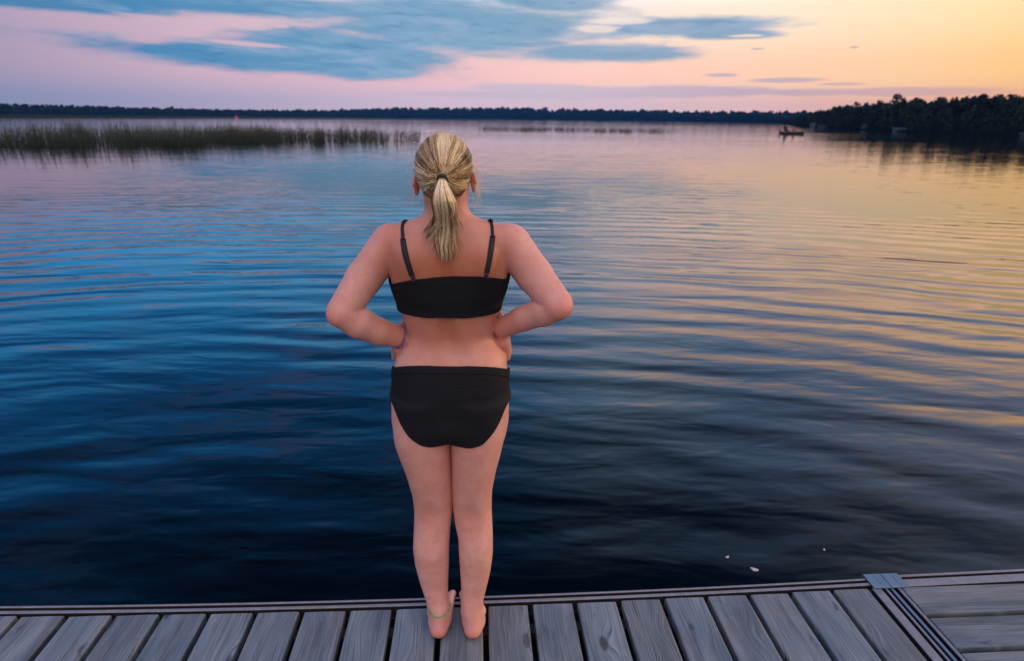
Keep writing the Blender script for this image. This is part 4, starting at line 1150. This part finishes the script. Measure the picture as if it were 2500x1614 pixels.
# far shore
FS = [(-64, 500, 7.0), (-41, 560, 7.6), (-34, 620, 7.6), (-29, 700, 7.4), (-24, 800, 7.2), (-20, 880, 8.6), (-16, 950, 9.4), (-13, 1000, 12.5), (-10, 1020, 15.5), (-6, 1050, 15.6), (-2, 1050, 17.5), (3, 1020, 16.0), (8, 950, 15.2), (14, 850, 13.0), (20, 700, 11.0), (24, 620, 10.2), (27, 580, 9.6), (31, 560, 9)]
FA = np.array(FS, float); protosB = [crown_cloud(RNG, 80, 6, .13) for _ in range(6)]
pl = []
for row, (bk, hf) in enumerate(((0, .55), (8, .8), (18, .96), (32, 1.0))):
    az_ = -62.0
    while az_ < 31:
        D, hh_ = float(np.interp(az_, FA[:, 0], FA[:, 1])), float(np.interp(az_, FA[:, 0], FA[:, 2])); D2 = D + 6 + bk
        h_ = (hh_ * hf) * RNG.uniform(.80, 1.06) * (1.14 if RNG.random() < .08 else 1)
        pl.append((math.sin(R(az_)) * D2, math.cos(R(az_)) * D2, WZ + .3, h_, h_ * RNG.uniform(.9, 1.35) * 1.1, RNG.uniform(0, 6.28)))
        az_ += math.degrees(RNG.uniform(.25, .6) * h_ / D)
wood_mass('far_shore_wood', pl, protosB, m_leaf, 'low band of dark blue woods along the far shore of the lake', 'wood')
V = []; F = []; az_s = np.linspace(-64, 34, 90)
for az_ in az_s:
    D, hh_ = float(np.interp(az_, FA[:, 0], FA[:, 1])), float(np.interp(az_, FA[:, 0], FA[:, 2]))
    for bk, z_ in ((-2, WZ - .6), (0, WZ + .3), (8, WZ + hh_ * .35), (25, WZ + hh_ * .62), (70, WZ + hh_ * .55), (160, WZ)):
        V.append((math.sin(R(az_)) * (D + bk), math.cos(R(az_)) * (D + bk), z_))
for i in range(89):
    for j in range(5): F.append([i * 6 + j, i * 6 + j + 1, (i + 1) * 6 + j + 1, (i + 1) * 6 + j])
tag(mesh_obj('far_shore', V, F, m_land), kind='structure')

# boathouses at the waterline of the headland
def boathouse(x_, y_, w_, d_, h_, rz, wall, roof, label, flat=False):
    root = empty('boathouse', (x_, y_, WZ + .05), rz); tag(root, label, 'boathouse', 'pale boathouses along the headland shore')
    mb = MB(); mb.box((-w_ / 2, -d_ / 2, -.4), (w_ / 2, d_ / 2, h_))
    if not flat: mb.add([(-w_ / 2, -d_ / 2, h_), (w_ / 2, -d_ / 2, h_), (0, -d_ / 2, h_ * 1.38), (-w_ / 2, d_ / 2, h_), (w_ / 2, d_ / 2, h_), (0, d_ / 2, h_ * 1.38)], [(0, 1, 2), (5, 4, 3)])
    mb.build('wall', wall, root)
    mb = MB()
    if flat: mb.box((-w_ / 2 - .2, -d_ / 2 - .25, h_ + .003), (w_ / 2 + .2, d_ / 2 + .2, h_ + .14))
    else:
        for s in (-1, 1):
            e = .2; x0, z0 = s * (w_ / 2 + e), h_ - .06; x1, z1 = 0, h_ * 1.38 + .03
            V_ = [(x0, -d_ / 2 - e, z0), (x1, -d_ / 2 - e, z1), (x1, d_ / 2 + e, z1), (x0, d_ / 2 + e, z0)]
            mb.add(V_ + [(a, b_, c_ + .08) for a, b_, c_ in V_], [(0, 1, 2, 3), (7, 6, 5, 4), (0, 4, 5, 1), (1, 5, 6, 2), (2, 6, 7, 3), (3, 7, 4, 0)])
    mb.build('roof', roof, root)
    mb = MB(); mb.box((-w_ * .22, -d_ / 2 - .05, 0.02), (w_ * .02, -d_ / 2 - .004, h_ * .62)); dr = mb.build('door', m_wall2, root)
    mb = MB(); mb.box((w_ * .04, -d_ / 2 - .09, h_ * .36), (w_ * .07, -d_ / 2 - .052, h_ * .42)); mb.build('handle', m_metal_dk, dr)
m_wall1 = simple('white_boards', (0.08, 0.115, 0.16), 0.7, 0, 0.15, 2)
m_wall2 = simple('blue_grey_boards', (0.04, 0.055, 0.085), 0.7, 0, 0.15, 2)
m_roof = simple('grey_roofing', (0.05, 0.06, 0.075), 0.8, 0, 0.2, 3)
boathouse(95.6, 208, 1.2, 1.3, .8, -.9, m_wall1, m_roof, 'small pale boathouse furthest left on the headland shore, nearest the point')
boathouse(90.4, 190, 2.2, 1.6, .6, -1.0, m_wall2, m_roof, 'low blue grey boathouse second from the left on the headland shore', True)
boathouse(83.2, 154, 1.1, 1.2, .8, -.9, m_wall2, m_roof, 'tiny blue grey boathouse standing just left of the wide white one')
boathouse(78.4, 131, 3.0, 1.6, .55, -.62, m_wall1, m_wall1, 'wide low white boathouse at the waterline in the middle of the headland', True)
boathouse(72.0, 90.5, 1.8, 1.4, .4, -.7, m_wall2, m_roof, 'low grey boathouse at the right edge of the picture', True)

# ---- reeds
m_reed, b, p, o = material('reed_stems')
rt = b.n('ShaderNodeAttribute'); rt.attribute_name = 'reed_tone'
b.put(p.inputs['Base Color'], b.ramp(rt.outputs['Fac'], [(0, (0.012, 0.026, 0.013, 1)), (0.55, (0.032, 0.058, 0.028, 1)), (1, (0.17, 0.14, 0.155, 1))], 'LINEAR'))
p.inputs['Roughness'].default_value = 0.8
def reeds(name, pts, hts, wid, label, dark):
    n = len(pts); V = np.zeros((n, 7, 3)); a = RNG.uniform(-.5, .5, n); lean = RNG.normal(.10, .12, n); ly = RNG.normal(0, .05, n)
    ts = [0, .4, .75, 1.0]
    for k, t in enumerate(ts):
        cx0 = pts[:, 0] + lean * hts * t ** 1.8; cy0 = pts[:, 1] + ly * hts * t; cz = WZ - .05 + (hts + .05) * t
        w_ = wid * (1 - t * .75) * .5
        if k < 3:
            V[:, 2 * k] = np.stack([cx0 - np.cos(a) * w_, cy0 - np.sin(a) * w_, cz], 1); V[:, 2 * k + 1] = np.stack([cx0 + np.cos(a) * w_, cy0 + np.sin(a) * w_, cz], 1)
        else: V[:, 6] = np.stack([cx0, cy0, cz], 1)
    base_ = np.arange(n)[:, None] * 7
    F = np.concatenate([base_ + np.array([[0, 1, 3, 2]]), base_ + np.array([[2, 3, 5, 4]]), base_ + np.array([[4, 5, 6, 6]])])
    Fl = [list(map(int, f)) if f[2] != f[3] else [int(f[0]), int(f[1]), int(f[2])] for f in F]
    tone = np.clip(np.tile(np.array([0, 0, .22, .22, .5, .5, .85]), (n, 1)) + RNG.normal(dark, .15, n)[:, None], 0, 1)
    ob = mesh_obj(name, V.reshape(-1, 3), Fl, m_reed, attrs={'reed_tone': ('FLOAT', tone.ravel())}, smooth=False)
    return tag(ob, label, 'reeds', None, 'stuff')
def scatter(n, az0, az1, d0, d1, clumps, spread, dens_fn=None):
    P = []
    ca = RNG.uniform(az0, az1, clumps); cdist = d0 + (d1 - d0) * RNG.random(clumps) ** 1.3
    if dens_fn is not None:
        keep = RNG.random(clumps) < dens_fn(ca, cdist); ca, cdist = ca[keep], cdist[keep]
    idx = RNG.integers(0, len(ca), n); s_ = spread * (0.4 + RNG.random(len(ca)))[idx]
    x_ = np.sin(np.radians(ca[idx])) * cdist[idx] + RNG.normal(0, 1, n) * s_; y_ = np.cos(np.radians(ca[idx])) * cdist[idx] + RNG.normal(0, 1, n) * s_ * .8
    return np.stack([x_, y_], 1), (.75 + .5 * RNG.random(len(ca)))[idx]
p1, hm1 = scatter(7000, -46, -26, 45, 56, 120, .50)
p1b, hm1b = scatter(1400, -25.5, -20, 48, 60, 30, .5)
p2, hm2 = scatter(1300, -46, -22, 58, 85, 70, 1.0)
pp = np.concatenate([p1, p1b, p2]); hm = np.concatenate([hm1, hm1b, hm2])
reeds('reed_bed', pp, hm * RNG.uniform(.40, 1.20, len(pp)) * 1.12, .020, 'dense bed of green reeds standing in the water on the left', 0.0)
p3, hm3 = scatter(2600, -26, -8.5, 50, 68, 170, .36, lambda a_, d_: np.interp(a_, [-24, -15, -9], [1, .75, .35]))
p3b, hm3b = scatter(900, -23, -13, 50, 56, 30, .35)
pp = np.concatenate([p3, p3b]); hm = np.concatenate([hm3, hm3b])
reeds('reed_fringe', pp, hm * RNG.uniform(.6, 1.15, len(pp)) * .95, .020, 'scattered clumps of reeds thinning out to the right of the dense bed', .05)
p4, hm4 = scatter(1500, -2.8, 14, 97, 112, 170, .60, lambda a_, d_: np.interp(a_, [-3, 4, 10, 14], [.9, 1, .8, .3]))
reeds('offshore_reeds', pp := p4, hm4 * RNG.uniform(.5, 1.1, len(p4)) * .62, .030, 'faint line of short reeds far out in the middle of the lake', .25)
n5 = 9000; a5 = RNG.uniform(-46, -9, n5); d5 = np.interp(a5, [-46, -38, -9], [250, 270, 430]) + RNG.normal(0, 10, n5)
p5 = np.stack([np.sin(np.radians(a5)) * d5, np.cos(np.radians(a5)) * d5], 1)
reeds('distant_reed_line', p5, RNG.uniform(.5, 1.1, n5) * np.interp(a5, [-46, -30, -9], [1.3, 1.0, .5]), .09, 'thin dark green line of reeds on the left in front of the far shore', -.1)

# ---- small fishing boat with two people
m_hull = simple('dark_boat_hull', (0.03, 0.032, 0.035), 0.45, 0, 0.2, 4)
m_bow = simple('tan_boat_deck', (0.34, 0.25, 0.12), 0.5, 0, 0.15, 6)
boat = empty('small_boat', (41.4, 96.5, WZ), R(-14)); tag(boat, 'small open motor boat with two people near the headland', 'boat')
V = []; ns = 13
for i in range(ns):
    t = i / (ns - 1); x_ = -1.6 + 3.4 * t; w_ = .62 * (1 - max(0, (t - .45) / .55) ** 2.2) + .01; zt = .34 + .22 * max(0, t - .5) ** 1.5 * 2; zk = -.14 + .30 * max(0, t - .72) ** 1.5 * 3
    for (yy, zz) in ((-w_, zt), (-w_ * .92, zk + (zt - zk) * .45), (-w_ * .5, zk + .02), (0, zk), (w_ * .5, zk + .02), (w_ * .92, zk + (zt - zk) * .45), (w_, zt),
                     (w_ * .88, zt), (w_ * .78, .08), (-w_ * .78, .08), (-w_ * .88, zt)): V.append((x_, yy, zz))
F = []
for i in range(ns - 1):
    for k in range(11): F.append([i * 11 + k, i * 11 + (k + 1) % 11, (i + 1) * 11 + (k + 1) % 11, (i + 1) * 11 + k])
F.append(list(range(11))[::-1]); F.append([(ns - 1) * 11 + k for k in range(11)])
mesh_obj('hull', V, F, m_hull, boat)
mb = MB(); mb.add([(.75, -.50, .40), (.75, .50, .40), (1.72, .05, .53), (1.72, -.05, .53), (.75, -.50, .37), (.75, .50, .37), (1.72, .05, .50), (1.72, -.05, .50)],
                  [(0, 3, 2, 1), (4, 5, 6, 7), (0, 1, 5, 4), (1, 2, 6, 5), (2, 3, 7, 6), (3, 0, 4, 7)]); mb.build('foredeck', m_bow, boat)
mb = MB(); mb.box((-1.0, -.5, .26), (-.72, .5, .30)); mb.build('seat', m_bow, boat)
mb = MB(); mb.box((.1, -.5, .26), (.38, .5, .30)); mb.build('seat', m_bow, boat)
mo = MB(); mo.ell((-1.72, 0, .52), (.14, .12, .17), 12, 8); mo.tube([(-1.70, 0, .42), (-1.72, 0, 0), (-1.74, 0, -.35)], [.06, .045, .04], 8); mo.tube([(-1.66, 0, .50), (-1.35, .05, .56)], .02, 6)
mo.build('outboard_motor', m_hull, boat, True)
def sitter(loc, rz, coat, lean, label, s_=1.0):
    root = empty('person', loc, rz); tag(root, label, 'person', None)
    def torso_(P): return smin(smin(cap(P, (0, 0, .02), (lean, 0, .45), .155, .165), cap(P, (lean, -.17, .47), (lean, .17, .47), .065, .065), .06),
                               smin(chain(P, [(lean, -.2, .46, .055), (lean + .08, -.26, .22, .045), (lean + .30, -.14, .16, .036)], .02), chain(P, [(lean, .2, .46, .055), (lean + .08, .26, .22, .045), (lean + .30, .14, .16, .036)], .02), .01), .03)
    def legs_(P): return smin(chain(P, [(0, -.1, .0, .10), (.40, -.12, .05, .075), (.44, -.12, -.24, .05), (.54, -.12, -.27, .04)], .03), chain(P, [(0, .1, .0, .10), (.40, .12, .05, .075), (.44, .12, -.24, .05), (.54, .12, -.27, .04)], .03), .03)
    def all_(P):
        d = smin(torso_(P), legs_(P), .06); d = smin(d, cap(P, (lean, 0, .5), (lean + .01, 0, .6), .055, .05), .04)
        d = smin(d, ellf(P, (lean + .02, 0, .70), (.098, .078, .12)), .03); d = smin(d, cap(P, (lean + .11, 0, .70), (lean + .125, 0, .675), .012, .016), .01)
        for q in (-1, 1): d = smin(d, ellf(P, (lean + .01, q * .08, .69), (.02, .012, .032)), .005)
        return d
    g = Grid((-.30, -.36, -.34), (.66, .36, .88), .025); sl, P = g.sub((-9, -9, -9), (9, 9, 9)); g.F[sl] = all_(P)
    V, Q = surface_nets(g.F, g.lo, g.h); mesh_obj('body', V, Q, m_skin2, root)
    for nm, fn, cz_, mt in (('jacket', lambda P: torso_(P) - .014, lambda x, y, z: np.minimum(z + .02, .33 + lean - x + 0 * z), coat), ('trousers', lambda P: legs_(P) - .012, lambda x, y, z: np.minimum(.10 - z, z + .22), m_jeans)):
        g = Grid((-.30, -.36, -.34), (.66, .36, .88), .025); sl, P = g.sub((-9, -9, -9), (9, 9, 9)); g.F[sl] = fn(P)
        V, Q = surface_nets(g.F, g.lo, g.h); V2, F2 = clip_mesh(V, Q, cz_(V[:, 0], V[:, 1], V[:, 2])); mesh_obj(nm, V2, F2, mt, root)
    mb = MB(); mb.ell((lean + .005, 0, .745), (.108, .090, .092), 14, 9); mb.ell((lean + .12, 0, .745), (.07, .07, .010), 12, 6); mb.build('cap', coat, root, True)
    root.scale = (s_, s_, s_)
m_skin2 = simple('weathered_skin', (0.45, 0.26, 0.19), 0.6, 0, 0.1, 10)
m_jeans = simple('dark_blue_trousers', (0.02, 0.025, 0.045), 0.85, 0, 0.2, 10)
m_coat1 = simple('dark_jacket', (0.012, 0.013, 0.016), 0.85, 0, 0.2, 10)
m_coat2 = simple('dull_red_jacket', (0.30, 0.05, 0.04), 0.85, 0, 0.2, 10)
cb_, sb_ = math.cos(R(-14)), math.sin(R(-14))
def inboat(x_, y_): return (41.4 + x_ * cb_ - y_ * sb_, 96.5 + x_ * sb_ + y_ * cb_, WZ + .36)
sitter(inboat(-.86, 0), R(-14), m_coat1, -.04, 'person in a dark jacket sitting upright at the stern of the small boat', 1.15)
sitter((*inboat(.35, 0)[:2], WZ + .30), R(166), m_coat2, .10, 'person in a dull red jacket sitting low in the middle of the small boat', .82)

# buoy and floating specks
m_red = simple('red_buoy_paint', (0.55, 0.07, 0.04), 0.4, 0, 0.1, 4)
by = empty('buoy', (math.sin(R(-23.2)) * 330, math.cos(R(-23.2)) * 330, WZ)); tag(by, 'small red buoy floating far out in front of the far shore', 'buoy')
mb = MB(); mb.ell((0, 0, .25), (.75, .75, .55), 16, 10); mb.tube([(0, 0, .6), (0, 0, 1.25)], [.20, .10], 8); mb.build('float', m_red, by, True)
mb = MB(); mb.ell((0, 0, 1.4), (.20, .20, .20), 10, 8); mb.build('top_mark', m_red, by, True)
m_petal = simple('pale_leaf', (0.55, 0.53, 0.52), 0.6, 0, 0.15, 60)
for (x_, y_, s_, a_, lb) in ((.974, 2.270, .0075, .5, 'smaller pale floating leaf left of the other one near the dock edge'), (1.068, 2.192, .0125, -.5, 'larger pale floating leaf closest to the dock edge'), (1.436, 2.327, .0055, 1.2, 'tiny pale speck of leaf floating furthest right in front of the dock')):
    V = [(0, 0, .0016)]; n = 14
    for i in range(n):
        t = 2 * math.pi * i / n; r_ = s_ * (1 + .06 * math.sin(3 * t + a_)); V.append((math.cos(t) * r_ * 1.35, math.sin(t) * r_ * .8, .0022 + .0014 * math.cos(2 * t)))
    V += [(x, y, z - .0012) for x, y, z in V]
    F = [[0, 1 + i, 1 + (i + 1) % n] for i in range(n)] + [[n + 1, n + 2 + (i + 1) % n, n + 2 + i] for i in range(n)] + [[1 + i, n + 2 + i, n + 2 + (i + 1) % n, 1 + (i + 1) % n] for i in range(n)]
    ob = mesh_obj('floating_leaf', V, F, m_petal); ob.location = (x_, y_, WZ + .0008); ob.rotation_euler = (0, 0, a_); tag(ob, lb, 'leaf', 'pale leaves floating near the dock')

# ---- air over the lake
hz = bpy.data.materials.new('lake_haze'); hz.use_nodes = True; hn = hz.node_tree; hn.nodes.clear()
pv = hn.nodes.new('ShaderNodeVolumePrincipled'); ho = hn.nodes.new('ShaderNodeOutputMaterial'); hn.links.new(pv.outputs[0], ho.inputs['Volume'])
pv.inputs['Color'].default_value = (0.05, 0.36, 1.0, 1); pv.inputs['Density'].default_value = 0.00016
mb = MB(); mb.box((-1000, -30, WZ - 4), (1000, 1500, 40)); hb = mb.build('haze', hz); tag(hb, 'thin blue air over the lake and its far shore', 'haze', None, 'stuff')
